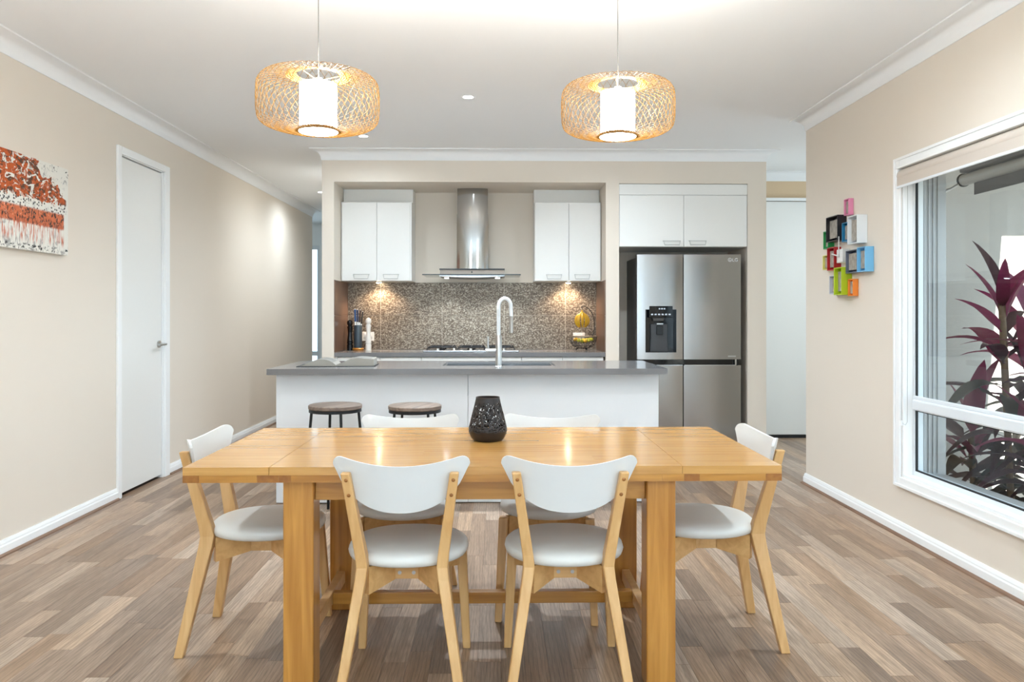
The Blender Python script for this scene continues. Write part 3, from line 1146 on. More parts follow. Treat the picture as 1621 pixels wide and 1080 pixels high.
# ------------------------------------------------------------------ back bench
BZ = 0.915
edges = [-1.410, -1.034, -0.671, 0.216, 0.580, 0.946]
lab = ['white base cabinet under the knife block', 'white base cabinet between the knife block and the cooktop', 'wide white base cabinet under the gas cooktop',
       'white base cabinet just right of the cooktop', 'white base cabinet under the fruit stand']
for k, (a, b) in enumerate(zip(edges, edges[1:])):
    c = thing('base_cabinet', lab[k], 'cabinet', ((a + b) / 2, 7.3, 0), 0, 'base cabinets along the kitchen recess')
    obj('carcass', box(BM(), a + .001, b - .001, 7.023, 7.585, 0.10, BZ - 0.0385), M['cabinet'], c)
    obj('plinth', box(BM(), a + .001, b - .001, 7.07, 7.09, 0.0, 0.0995), M['cabinet'], c)
    for z0, z1 in ((.105, .38), (.384, .655), (.659, BZ - .045)):
        d = obj('drawer', box(BM(), a + .002, b - .002, 7.004, 7.022, z0, z1), M['cabinet'], c, bevel=0.001)
        xm = (a + b) / 2
        obj('handle', tube(BM(), [(xm - .07, 7.004, z1 - .06), (xm - .07, 6.985, z1 - .06), (xm + .07, 6.985, z1 - .06), (xm + .07, 7.004, z1 - .06)], .004, 6), M['pull'], d)
tag(obj('filler_strip', box(BM(), AX0, -1.411, 7.004, 7.022, .10, BZ - .0385), M['cabinet']), 'narrow white filler strip at the end of the base cabinets', 'filler')
tag(obj('kitchen_worktop', box(BM(), AX0 + .001, AX1 - .001, 6.985, 7.583, BZ - 0.038, BZ), M['stone'], bevel=0.0015), 'long grey stone worktop along the tiled splashback', 'worktop')

# splashback tiles
sp = tag(bpy.data.objects.new('wall_splashback', None), 'taupe mosaic tiled splashback', None, None, 'structure')
COL.objects.link(sp)
sp.location = (-0.24, YKB, BZ)
obj('grout_bed', box(BM(), AX0 + .0005, AX1 - .0005, YKB - 0.005, YKB - 0.0005, BZ + .001, 1.558), M['grout'], sp)
tx = [AX0 + .009, -1.114, -0.527, 0.067, 0.657, AX1 - .009]
tz = [BZ + .002, 1.2405, 1.5575]
for a, b in zip(tx, tx[1:]):
    for z0, z1 in zip(tz, tz[1:]):
        obj('tile', box(BM(), a + .0015, b - .0015, YKB - 0.010, YKB - 0.005, z0 + .0015, z1 - .0015), M['mosaic'], sp)
for xa, xb in ((AX0 + .0005, AX0 + .008), (AX1 - .008, AX1 - .0005)):
    for z0, z1 in zip(tz, tz[1:]):
        obj('tile', box(BM(), xa, xb, YK + .008, YKB - 0.011, z0 + .0015, z1 - .0015), M['mosaic_side'], sp)

# ------------------------------------------------------------------ wall cabinets
def pull(p, q, depth, z, up=0.040):
    """flat bow pull: a thin rectangular loop on the door face at y = depth"""
    bm = BM()
    tube(bm, [(p, depth, z + up), (p, depth - .022, z + up), (p + .008, depth - .024, z), (q - .008, depth - .024, z), (q, depth - .022, z + up), (q, depth, z + up)], .0036, 6)
    tube(bm, [(p, depth - .012, z + up), (q, depth - .012, z + up)], .003, 6)
    return bm


CF = 7.262
for k, (a, m, b, lb) in enumerate(((-1.432, -1.104, -0.785, 'white two-door wall cabinet above the knife block'), (0.345, 0.659, 0.957, 'white two-door wall cabinet above the fruit stand'))):
    c = thing('wall_cabinet', lb, 'cabinet', ((a + b) / 2, 7.42, 1.56), 0, 'wall cabinets beside the range hood')
    obj('carcass', box(BM(), a, b, CF + .020, YKB - .001, 1.560, 2.288), M['cabinet'], c)
    obj('bulkhead', box(BM(), a, b, CF + .13, YKB - .001, 2.2885, SOF - .0005), M['cabinet'], c)
    da, db = a + .010, b - .016
    if k == 1:
        da, db = a + .004, b - .012
    for p, q in ((da, m - .0015), (m + .0015, db)):
        d = obj('door', box(BM(), p, q, CF, CF + .0185, 1.562, 2.280), M['cabinet'], c, bevel=0.0012)
        pm = (p + q) / 2 + (0.02 if p == da else -.02)
        obj('handle', pull(pm - .07, pm + .07, CF, 1.580), M['pull'], d)
    obj('end_panel', box(BM(), b - .015 if k == 0 else a - .0, b if k == 0 else a + .003, CF + .004, CF + .0195, 1.560, 2.285), M['cabinet'], c)
    lx = -1.115 if k == 0 else 0.672
    pk = obj('puck_light', lathe(BM(), [(0, -.010), (.030, -.010), (.032, -.006), (.032, -.0005), (0, -.0005)], 24, (lx, 7.47, 1.560)), M['nickel'], c, smooth=40)
    obj('lens', lathe(BM(), [(0, -.0125), (.022, -.0125), (.024, -.0102), (0, -.0102)], 20, (lx, 7.47, 1.560)), M['led_warm'], pk)
    sd = bpy.data.lights.new('puck_lamp', 'SPOT')
    sd.energy, sd.color, sd.spot_size, sd.spot_blend, sd.shadow_soft_size = 15, (1.0, .74, .50), math.radians(140), .6, .02
    so = bpy.data.objects.new('puck_lamp', sd)
    so.location = (lx, 7.47, 1.543)
    COL.objects.link(so)

c = thing('overhead_cabinet', 'white two-door cabinet over the steel refrigerator', 'cabinet', ((FX0 + FX1) / 2, 7.25, 1.85))
obj('carcass', box(BM(), FX0 + .001, FX1 - .001, YK + .019, YKB - .001, 1.852, 2.411), M['cabinet'], c)
obj('top_panel', box(BM(), FX0 + .001, FX1 - .001, YK + .004, YK + .0185, 2.312, 2.406), M['cabinet'], c, bevel=0.0012)
for p, q, h0, h1 in ((FX0 + .003, 1.651, 1.470, 1.618), (1.654, FX1 - .006, 1.700, 1.848)):
    d = obj('door', box(BM(), p, q, YK - .002, YK + .0185, 1.855, 2.308), M['cabinet'], c, bevel=0.0012)
    obj('handle', pull(h0, h1, YK - .002, 1.868, .036), M['pull'], d)

# ------------------------------------------------------------------ range hood
h = thing('range_hood', 'stainless steel chimney range hood with a flat glass canopy', 'hood', (-0.228, 7.4, 1.6))


def chimney(x0, x1, y0, y1, z0, z1, bulge):
    ring = lambda z: [(x0 + (x1 - x0) * k / 14, y0 - bulge * math.sin(PI * k / 14) ** 0.8, z) for k in range(15)] + [(x1, y1, z), (x0, y1, z)]
    return loft(BM(), [ring(z0), ring(z1)])


obj('chimney', chimney(-.373, -.083, 7.32, YKB - .002, 1.668, 2.180, .022), M['chimney'], h, smooth=30)
obj('chimney_top', chimney(-.369, -.087, 7.324, YKB - .002, 2.1805, SOF - .001, .022), M['chimney'], h, smooth=30)
obj('control_plate', box(BM(), -.520, .068, 7.12, YKB - .002, 1.653, 1.666), M['steel'], h, bevel=0.002)
obj('control_edge', box(BM(), -.520, .068, 7.108, 7.1195, 1.655, 1.664), M['black_gloss'], h)
obj('hood_body', box(BM(), -.515, .063, 7.125, YKB - .002, 1.614, 1.6525), mat('hood_satin', lin(150, 140, 130), .45, .6), h)
obj('control_button', cyl(BM(), (-.228, 7.119, 1.634), (-.228, 7.1255, 1.634), .007, n=12), M['black'], h)
obj('canopy_glass', box(BM(), -.672, .212, 7.09, YKB - .03, 1.606, 1.6135), M['hood_glass'], h)
obj('canopy_edge', box(BM(), -.672, .212, 7.084, 7.0895, 1.6055, 1.614), M['black_gloss'], h)
rings = []
for k in range(17):
    u = k / 16
    xx = -.52 + .588 * u
    dz = .010 + .014 * math.sin(PI * u)
    rings.append([(xx, 7.13, 1.6055), (xx, 7.5, 1.6055), (xx, 7.5, 1.6055 - dz), (xx, 7.13, 1.6055 - dz * .8)])
obj('underside', loft(BM(), rings), M['steel'], h, smooth=40)
for lx in (-.459, .003):
    g = obj('hood_lamp', lathe(BM(), [(0, -.006), (.026, -.006), (.03, 0), (.03, .006), (0, .006)], 20, (lx, 7.19, 1.590)), M['chrome'], h, smooth=40)
    obj('lens', lathe(BM(), [(0, -.009), (.018, -.009), (.020, -.0062), (0, -.0062)], 16, (lx, 7.19, 1.590)), M['led_cool'], g)
    sd = bpy.data.lights.new('hood_spot', 'SPOT')
    sd.energy, sd.color, sd.spot_size, sd.spot_blend, sd.shadow_soft_size = 16, (.82, .93, 1.0), math.radians(95), .7, .02
    so = bpy.data.objects.new('hood_spot', sd)
    so.location = (lx, 7.19, 1.575)
    so.rotation_euler = (math.radians(22), 0, 0)
    COL.objects.link(so)

# ------------------------------------------------------------------ cooktop
ck = thing('gas_cooktop', 'stainless gas cooktop with black trivets under the range hood', 'cooktop', (-0.232, 7.31, BZ))
obj('tray', box(BM(), -.662, .197, 7.06, 7.54, BZ + .0005, BZ + .014), M['steel'], ck, bevel=0.004)
for a, b in ((-.635, -.385), (-.362, -.112), (-.089, .161)):
    bm = BM()
    loop = [(a, 7.15, BZ + .016), (a + .012, 7.15, BZ + .040), (b - .012, 7.15, BZ + .040), (b, 7.15, BZ + .016)]
    for y in (7.15, 7.33, 7.50):
        tube(bm, [(p[0], y, p[2]) for p in loop], .006, 6)
    for xx in (a + .03, (a + b) / 2, b - .03):
        tube(bm, [(xx, 7.14, BZ + .042), (xx, 7.51, BZ + .042)], .005, 6)
    obj('trivet', bm, M['black_metal'], ck, smooth=50)
    for y in (7.23, 7.42):
        obj('burner', lathe(BM(), [(0, .030), (.03, .030), (.035, .026), (.035, .016), (.045, .0145)], 20, ((a + b) / 2, y, BZ)), M['black'], ck, smooth=40)
for xx in (-.532, -.388, -.238, -.085, .060):
    obj('knob', lathe(BM(), [(0, .034), (.014, .034), (.016, .030), (.017, .0142), (0, .0142)], 16, (xx, 7.095, BZ)), M['chrome'], ck, smooth=40)

# ------------------------------------------------------------------ refrigerator
RX0, RXM, RX1 = 1.236, 1.646, 2.158
fr = thing('refrigerator', 'stainless steel side-by-side refrigerator with a black ice and water dispenser', 'refrigerator', (1.697, 7.25, 0))
FY = 6.955
obj('body', box(BM(), RX0 + .012, RX1 - .008, FY + .075, YKB - .01, 0.03, 1.765), M['fridge_side'], fr, bevel=0.004)
obj('plinth', box(BM(), RX0 + .03, RX1 - .03, FY + .09, FY + .12, 0.0, 0.06), M['black'], fr)
zs = 0.800
lo, hi = (0.065, zs), (0.8545, 1.782)
DX0, DX1, DZ0, DZ1 = 1.309, 1.584, 0.916, 1.296


def bowed(x0, x1, z0, z1, y, dep, hole=None):
    """door slab with a slightly bowed front, optionally with a rectangular hole"""
    bm = BM()
    xs = [x0 + (x1 - x0) * k / 10 for k in range(11)]
    zz = [z0, z1]
    if hole:
        hx0, hx1, hz0, hz1 = hole
        xs = sorted(set([v for v in xs if not (abs(v - hx0) < .02 or abs(v - hx1) < .02) or v in (x0, x1)] + [hx0, hx1]))
        zz = [z0, hz0, hz1, z1]
    yf = lambda xx: y - .010 * math.sin(PI * (xx - x0) / (x1 - x0)) ** .7
    G = [[bm.verts.new((xx, yf(xx), z)) for z in zz] for xx in xs]
    Bq = [[bm.verts.new((xx, y + dep, z)) for z in zz] for xx in xs]
    for i in range(len(xs) - 1):
        for j in range(len(zz) - 1):
            inside = hole and hx0 - 1e-6 <= xs[i] and xs[i + 1] <= hx1 + 1e-6 and j == 1
            if not inside:
                bm.faces.new((G[i][j], G[i + 1][j], G[i + 1][j + 1], G[i][j + 1]))
            bm.faces.new((Bq[i][j], Bq[i][j + 1], Bq[i + 1][j + 1], Bq[i + 1][j]))
        bm.faces.new((G[i][0], Bq[i][0], Bq[i + 1][0], G[i + 1][0]))
        bm.faces.new((G[i][-1], G[i + 1][-1], Bq[i + 1][-1], Bq[i][-1]))
    for i in (0, -1):
        for j in range(len(zz) - 1):
            bm.faces.new((G[i][j], G[i][j + 1], Bq[i][j + 1], Bq[i][j]))
    return bm


for a, b in ((RX0, RXM - .004), (RXM + .004, RX1)):
    for (z0, z1) in (lo, hi):
        left_top = a == RX0 and z0 == hi[0]
        d = obj('door', bowed(a, b, z0, z1, FY, .070, (DX0, DX1, DZ0, DZ1) if left_top else None), M['fridge'], fr, smooth=30)
        if left_top:
            cav = BM()
            yc = FY + .055
            box(cav, DX0, DX1, yc, yc + .004, DZ0, DZ1)
            for q in ((DX0, DX0 + .003, DZ0, DZ1), (DX1 - .003, DX1, DZ0, DZ1), (DX0, DX1, DZ0, DZ0 + .003), (DX0, DX1, DZ1 - .003, DZ1)):
                box(cav, q[0], q[1], FY - .006, yc, q[2], q[3])
            obj('dispenser_cavity', cav, M['black_gloss'], d)
            obj('dispenser_screen', box(BM(), 1.343, 1.550, FY - .014, FY + .012, 1.224, 1.326), M['black_gloss'], d, bevel=0.003)
            ic = mat('screen_icons', lin(150, 158, 165), 0.5, emit=(.6, .7, .8, 1), estr=.25)
            for k in range(6):
                obj('screen_icon', box(BM(), 1.357 + k * .031, 1.376 + k * .031, FY - .0150, FY - .0138, 1.246, 1.258), ic, d)
            for k in range(3):
                obj('screen_icon', box(BM(), 1.425 + k * .022, 1.439 + k * .022, FY - .0150, FY - .0138, 1.296, 1.308), ic, d)
            bm = loft(BM(), [[(1.43 + sx * w, FY + .02, z), (1.43 + sx * w, FY + .05, z)][::1] + [(1.43 - sx * w, FY + .05, z), (1.43 - sx * w, FY + .02, z)] for sx, w, z in ((-1, .05, 1.222), (-1, .044, 1.196))])
            obj('chute', bm, M['fridge_side'], d)
            bm = loft(BM(), [[(1.437 - w, FY + .030, z), (1.437 + w, FY + .030, z), (1.437 + w, FY + .052, z), (1.437 - w, FY + .052, z)] for w, z in ((.080, .920), (.072, 1.06), (.074, 1.168))])
            obj('paddle_back', bm, mat('smoked_plastic', lin(58, 58, 60), 0.25), d, bevel=0.004)
            obj('paddle', box(BM(), 1.412, 1.468, FY + .012, FY + .029, 1.07, 1.150), M['black'], d, bevel=0.004)
            obj('spout', box(BM(), 1.412, 1.468, FY + .004, FY + .04, 1.164, 1.174), M['chrome'], d)
        elif z0 == hi[0]:
            lt = bpy.data.curves.new('logo', 'FONT')
            lt.body = 'LG'
            lt.size, lt.extrude = .042, .0006
            lt.materials.append(M['lacquer'])
            tmp = bpy.data.objects.new('logo_text', lt)
            COL.objects.link(tmp)
            bpy.context.view_layer.update()
            lme = bpy.data.meshes.new_from_object(tmp.evaluated_get(bpy.context.evaluated_depsgraph_get()))
            bpy.data.objects.remove(tmp)
            lo_ = bpy.data.objects.new('logo', lme)
            lo_.location = Vector((2.078, FY - .0085, 1.720)) - parent_matrix(fr).translation
            lo_.rotation_euler = (PI / 2, 0, 0)
            lo_.parent = d
            COL.objects.link(lo_)
            cb_ = BM()
            tube(cb_, [(2.058 + .015 * math.cos(2 * PI * k / 20), FY - .0085, 1.735 + .015 * math.sin(2 * PI * k / 20)) for k in range(20)], .0022, 5, closed=True)
            box(cb_, 2.055, 2.058, FY - .0095, FY - .0075, 1.729, 1.743)
            box(cb_, 2.055, 2.064, FY - .0095, FY - .0075, 1.727, 1.730)
            obj('emblem', cb_, M['lacquer'], d)
            obj('badge', box(BM(), 2.040, 2.112, FY - .0085, FY - .002, .876, .888), M['chrome'], d)
# dark finger recess between the upper and lower doors with bright lips
obj('handle_recess', box(BM(), RX0 + .015, RX1 - .015, FY + .03, FY + .07, .8005, .854), M['black_gloss'], fr)
bm = BM()
box(bm, 1.655, 2.115, FY - .004, FY + .012, .8005, .806)
box(bm, 2.105, 2.118, FY - .004, FY + .012, .806, .854)
box(bm, 1.305, 1.640, FY - .004, FY + .012, .8005, .806)
obj('handle_lip', bm, M['chrome'], fr)
obj('hinge_cover', box(BM(), RX0 + .03, RX0 + .10, FY + .08, FY + .16, 1.7655, 1.785), M['fridge_side'], fr)

# ------------------------------------------------------------------ things on the back bench
def mill(name, label, x, y, m, hgt):
    pr = [(0, 0), (.027, 0), (.027, .055), (.0235, .058), (.0235, .064), (.027, .067), (.027, .085), (.0235, .088), (.026, .092), (.0225, .12), (.019, .165),
          (.022, .205), (.0255, .225), (.0255, .232), (.018, .238), (.018, .243), (.0245, .25), (.0275, .268), (.023, .287), (.010, .294), (.010, .299), (0, .301)]
    k = hgt / .301
    t = thing(name, label, 'pepper mill', (x, y, BZ + .0005))
    obj('body', lathe(BM(), [(r, z * k) for r, z in pr[:15]] + [(0, pr[14][1] * k)], 20), m, t, smooth=35, world_space=False)
    obj('cap', lathe(BM(), [(0, pr[14][1] * k)] + [(r, z * k) for r, z in pr[14:]], 20), m, t, smooth=35, world_space=False)


mill('pepper_mill', 'turned black pepper mill left of the knife block', -1.378, 7.42, M['black'], .290)
mill('pepper_mill', 'turned white pepper mill right of the knife block', -1.196, 7.36, mat('white_mill', lin(238, 232, 222), .3), .308)

kb = thing('knife_block', 'dark grey oval knife block on a wooden foot', 'knife block', (-1.302, 7.42, BZ + .0005))
obj('foot', lathe(BM(), [(0, 0), (.050, 0), (.052, .004), (.052, .020), (.048, .024), (0, .024)], 28), M['table_edge'], kb, smooth=35, world_space=False)
obj('holder', lathe(BM(), [(0, .0245), (.037, .0245), (.038, .03), (.038, .232), (.036, .236), (.033, .236), (.033, .20), (0, .20)], 28), mat('slate_plastic', lin(66, 78, 86), .3, .2), kb, smooth=35, world_space=False)
kn = [(-.022, -.004, .085, -.03, lin(28, 74, 128), 'blue-handled kitchen knife standing in the knife block', .019),
      (-.004, .010, .075, -.01, lin(24, 44, 80), 'navy-handled kitchen knife standing beside the blue one', .015),
      (.012, -.008, .070, .07, lin(52, 32, 26), 'brown-handled kitchen knife with a steel cap in the block', .015),
      (.024, .004, .035, .12, lin(30, 22, 20), 'short dark-handled kitchen knife at the edge of the block', .013)]
for dx, dy, up, lean, colr, lb, w in kn:
    k = thing('kitchen_knife', lb, 'knife', (-1.302 + dx, 7.42 + dy, BZ + .205), 0, 'knives in the block')
    k.rotation_euler = (0, lean, 0)
    obj('blade', box(BM(), -.008, .008, -.001, .001, 0, .03 + up * .4), M['chrome'], k, world_space=False)
    hz = .03 + up * .4
    secs = [[(-w / 2 * f, -.006, z), (w / 2 * f, -.006, z), (w / 2 * f, .006, z), (-w / 2 * f, .006, z)] for f, z in ((.8, hz), (1, hz + .02), (.85, hz + .06), (1.05, hz + .105), (.8, hz + .115))]
    obj('handle', loft(BM(), secs), mat('knife_handle', colr, .35), k, bevel=0.002, world_space=False)
    obj('end_cap', box(BM(), -w * .38, w * .38, -.0055, .0055, hz + .1152, hz + .121), M['chrome'], k, world_space=False)

for (a, b, z0, z1, lb) in ((-1.293, -1.176, 1.000, 1.086, 'white double power outlet on the splashback behind the white pepper mill'),
                           (0.729, 0.842, 1.008, 1.078, 'white double power outlet on the splashback behind the fruit stand')):
    o = thing('power_outlet', lb, 'outlet', ((a + b) / 2, YKB - .0105, (z0 + z1) / 2))
    obj('plate', box(BM(), a, b, YKB - .018, YKB - .0102, z0, z1), M['lacquer'], o, bevel=0.002)
    for q in (.27, .73):
        xm = a + (b - a) * q
        obj('switch', box(BM(), xm - .006, xm + .006, YKB - .0205, YKB - .0182, z1 - .026, z1 - .012), M['trim'], o)
        obj('socket', lathe(BM(), [(0, 0), (.016, 0), (.016, .001), (0, .001)], 16), M['pull'], o)
        s_ = [c for c in COL.objects if c.parent == o and c.name.startswith('socket')][-1]
        s_.data.transform(Matrix.Translation(parent_matrix(o).translation))
        s_.location = Vector((xm, YKB - .0182, z0 + .028)) - parent_matrix(o).translation
        s_.rotation_euler = (PI / 2, 0, 0)

fs = thing('fruit_stand', 'dark wire fruit basket with a tall banana hook', 'fruit stand', (0.802, 7.36, BZ + .0005))
bm = BM()
for k in range(14):
    a = 2 * PI * k / 14
    tube(bm, [(r * math.cos(a), r * math.sin(a), z) for r, z in catmull([(.045, .024), (.085, .040), (.118, .078), (.130, .128)], 4)], .0018, 5)
for r, z in ((.045, .024), (.090, .044), (.118, .080)):
    tube(bm, ring_pts(r, z, 28), .0018, 5, closed=True)
obj('basket', bm, M['black_metal'], fs, smooth=60, world_space=False)
obj('rim', tube(BM(), ring_pts(.132, .129, 36), .0045, 6, closed=True), mat('rim_wire', lin(120, 112, 100), .35, .6), fs, smooth=60, world_space=False)
obj('hook', tube(BM(), catmull([(.10, .085, .129), (.118, .085, .22), (.10, .07, .33), (.05, .03, .395), (.0, .0, .415), (-.012, 0, .405), (-.008, 0, .392)], 5), .0035, 6), M['black_metal'], fs, smooth=60, world_space=False)
for k in range(3):
    a = -PI / 2 + (k - 1) * 2 * PI / 3 + .5
    obj('foot', tube(BM(), [(.052 * math.cos(a), .052 * math.sin(a), .026), (.066 * math.cos(a), .066 * math.sin(a), .006)], .005, 6), M['black_metal'], fs, smooth=60, world_space=False)

ban_y = mat('banana_yellow', lin(222, 176, 36), .45, noise=.25, nscale=30, col2=lin(170, 122, 28))
ban_g = mat('banana_green', lin(196, 180, 44), .45, noise=.3, nscale=22, col2=lin(120, 136, 40))


def banana(t, base, tip, bow, r, m):
    base, tip, bow = Vector(base), Vector(tip), Vector(bow)
    pts, rad = [], []
    for k in range(11):
        u = k / 10
        pts.append(base.lerp(tip, u) + bow * math.sin(PI * u))
        rad.append(r * (0.28 if k == 0 else .38 if k == 1 else .8 if k == 2 else .85 if k == 8 else .6 if k == 9 else .25 if k == 10 else 1.0))
    obj('banana', tube(BM(), pts, r, 6, radii=rad), m, t, smooth=50, world_space=False)


b1 = thing('banana_bunch', 'bunch of ripe bananas hanging from the basket hook', 'bananas', (0.792, 7.36, BZ + .366))
obj('stalk', tube(BM(), [(0, 0, .012), (0, 0, -.012)], .009, 8), ban_y, b1, smooth=50, world_space=False)
for k in range(5):
    a = -PI / 2 + (k - 2) * .68
    ca, sa = math.cos(a), math.sin(a)
    banana(b1, (ca * .006, sa * .006, -.006), (ca * .030, sa * .026, -.150), (ca * .040, sa * .030, .0), .0145, ban_y)
b2 = thing('banana_bunch', 'greenish bananas lying in the wire basket', 'bananas', (0.802, 7.36, BZ + .045))
obj('stalk', tube(BM(), [(0, .03, .045), (0, .045, .06)], .010, 8), ban_g, b2, smooth=50, world_space=False)
for k in range(6):
    xx = (k - 2.5) * .031
    banana(b2, (xx * .5, .035, .066), (xx * .9, -.070 + abs(xx) * .25, .058), (xx * .30, -.034 + abs(xx) * .2, -.026 + abs(xx) * .30), .0165, ban_g if k % 3 else ban_y)

# ------------------------------------------------------------------ pendant lamps
def cage(sign, n):
    bm = BM()
    cp = [(.0735, -.140), (.130, -.131), (.188, -.115), (.217, -.093), (.226, -.058), (.228, 0.0), (.227, .062), (.221, .102), (.196, .130), (.140, .141), (.085, .141)]
    path = catmull([(r, z * .76) for r, z in cp], 3)
    m = len(path)
    for k in range(n):
        a0 = 2 * PI * k / n + sign * .05
        pts = []
        for i, (r, z) in enumerate(path):
            u = i / (m - 1)
            a = a0 + sign * (u - .5) * math.radians(62)
            pts.append((r * math.cos(a), r * math.sin(a), z))
        tube(bm, pts, .00085, 4)
    return bm


def make_pendant(label):
    t = thing('pendant_lamp', label, 'lamp', (0, 0, 0), 0, 'bamboo pendants over the dining table')
    obj('woven_cage', cage(1, 50), M['bamboo'], t, world_space=False)
    obj('woven_cage', cage(-1, 50), M['bamboo'], t, world_space=False)
    bm = BM()
    for r, z in ((.0745, -.1055), (.0760, -.1020), (.0775, -.0985)):
        tube(bm, ring_pts(r, z, 40), .0022, 5, closed=True)
    obj('bottom_ring', bm, M['bamboo'], t, smooth=60, world_space=False)
    bm = BM()
    for k in range(5):
        tube(bm, ring_pts(.083 + k * .009, .1062 - k * .0010, 44), .0011, 5, closed=True)
    obj('top_ring', bm, M['bamboo'], t, smooth=60, world_space=False)
    obj('inner_shade', lathe(BM(), [(.069, -.094), (.069, .071)], 40), M['fabric_glow'], t, smooth=60, world_space=False)
    obj('diffuser', lathe(BM(), [(0, -.1085), (.0725, -.1085), (.0725, -.1000), (0, -.1000)], 40), M['lamp_disc'], t, world_space=False)
    bm = BM()
    for k in range(3):
        a = 2 * PI * k / 3
        tube(bm, [(0, 0, .085), (.082 * math.cos(a), .082 * math.sin(a), .104)], .0013, 5)
    obj('spider', bm, M['bamboo'], t, smooth=60, world_space=False)
    obj('lamp_holder', lathe(BM(), [(0, .095), (.014, .095), (.016, .055), (0, .050)], 16), M['cord'], t, smooth=40, world_space=False)
    return t


p1 = make_pendant('bamboo cage pendant lamp above the painting end of the table')
p1.location = (-0.676, 3.00, 2.047)
p2 = dup(p1, (0.487, 3.18, 2.073), math.radians(17), 'bamboo cage pendant lamp above the window end of the table')
for p in (p1, p2):
    h0 = CEIL - p.location.z
    obj('cord', tube(BM(), [(0, 0, .095), (0, 0, h0 - .02)], .0014, 6), M['cord'], p, smooth=60, world_space=False)
    obj('ceiling_rose', lathe(BM(), [(0, h0 - .028), (.045, h0 - .028), (.05, h0 - .02), (.05, h0 - .0005), (0, h0 - .0005)], 28), M['trim'], p, smooth=40, world_space=False)
    pd = bpy.data.lights.new('pendant_glow', 'POINT')
    pd.energy, pd.color, pd.shadow_soft_size = 11, (.84, .91, .94), .05
    po = bpy.data.objects.new('pendant_glow', pd)
    po.location = p.location + Vector((0.03, 0, .088))
    COL.objects.link(po)

# ------------------------------------------------------------------ downlights
DL = [(-0.193, 5.257, 'round downlight in the ceiling between the two pendant lamps', 180), (-1.085, 6.421, 'round downlight in the ceiling near the kitchen wall cornice', 24),
      (-2.080, 9.361, 'round downlight deep in the passage by the long cream wall', 40),
      (-1.680, 8.20, 'round downlight in the passage ceiling behind the kitchen corner', 50), (0.950, 6.08, 'round downlight hidden above the window-end pendant lamp', 40), (-1.55, 0.4, 'round white downlight in the living end ceiling by the painting wall', 8), (1.35, 0.4, 'round white downlight in the living end ceiling by the side window', 8), (-1.55, -1.8, 'round white downlight by the glazed doors, painting side', 8), (1.35, -1.8, 'round white downlight by the glazed doors, window side', 8), (3.2, 6.9, 'round white downlight in the passage ceiling beside the refrigerator wall', 25),  # every downlight on this line is unseen, added to brighten the room
      (-1.62, 3.25, 'round white downlight above the painting end of the dining table', 40), (1.42, 3.25, 'round white downlight above the window end of the dining table', 54), (-1.62, 1.9, 'round white downlight just in front of the dining table, painting side', 5), (1.42, 1.9, 'round white downlight just in front of the dining table, window side', 5)]  # unseen as well, added as fill around the dining table
for x, y, lb, w in DL:
    t = thing('downlight', lb, 'downlight', (x, y, CEIL), 0, 'recessed ceiling downlights')
    obj('trim_ring', lathe(BM(), [(.033, -.001), (.045, -.001), (.048, -.003), (.046, -.006), (.035, -.005), (.033, -.001)], 28), M['trim'], t, smooth=40, world_space=False)
    obj('lens', lathe(BM(), [(0, -.0035), (.034, -.0035), (.034, -.0005), (0, -.0005)], 24), M['downlight'], t, world_space=False)
    sd = bpy.data.lights.new('downlight_beam', 'SPOT')
    sd.energy, sd.color, sd.spot_size, sd.spot_blend, sd.shadow_soft_size = w, (.76, .89, 1.0), math.radians(165), 1.0, .035
    so = bpy.data.objects.new('downlight_beam', sd)
    so.location = (x, y, CEIL - .012)
    COL.objects.link(so)

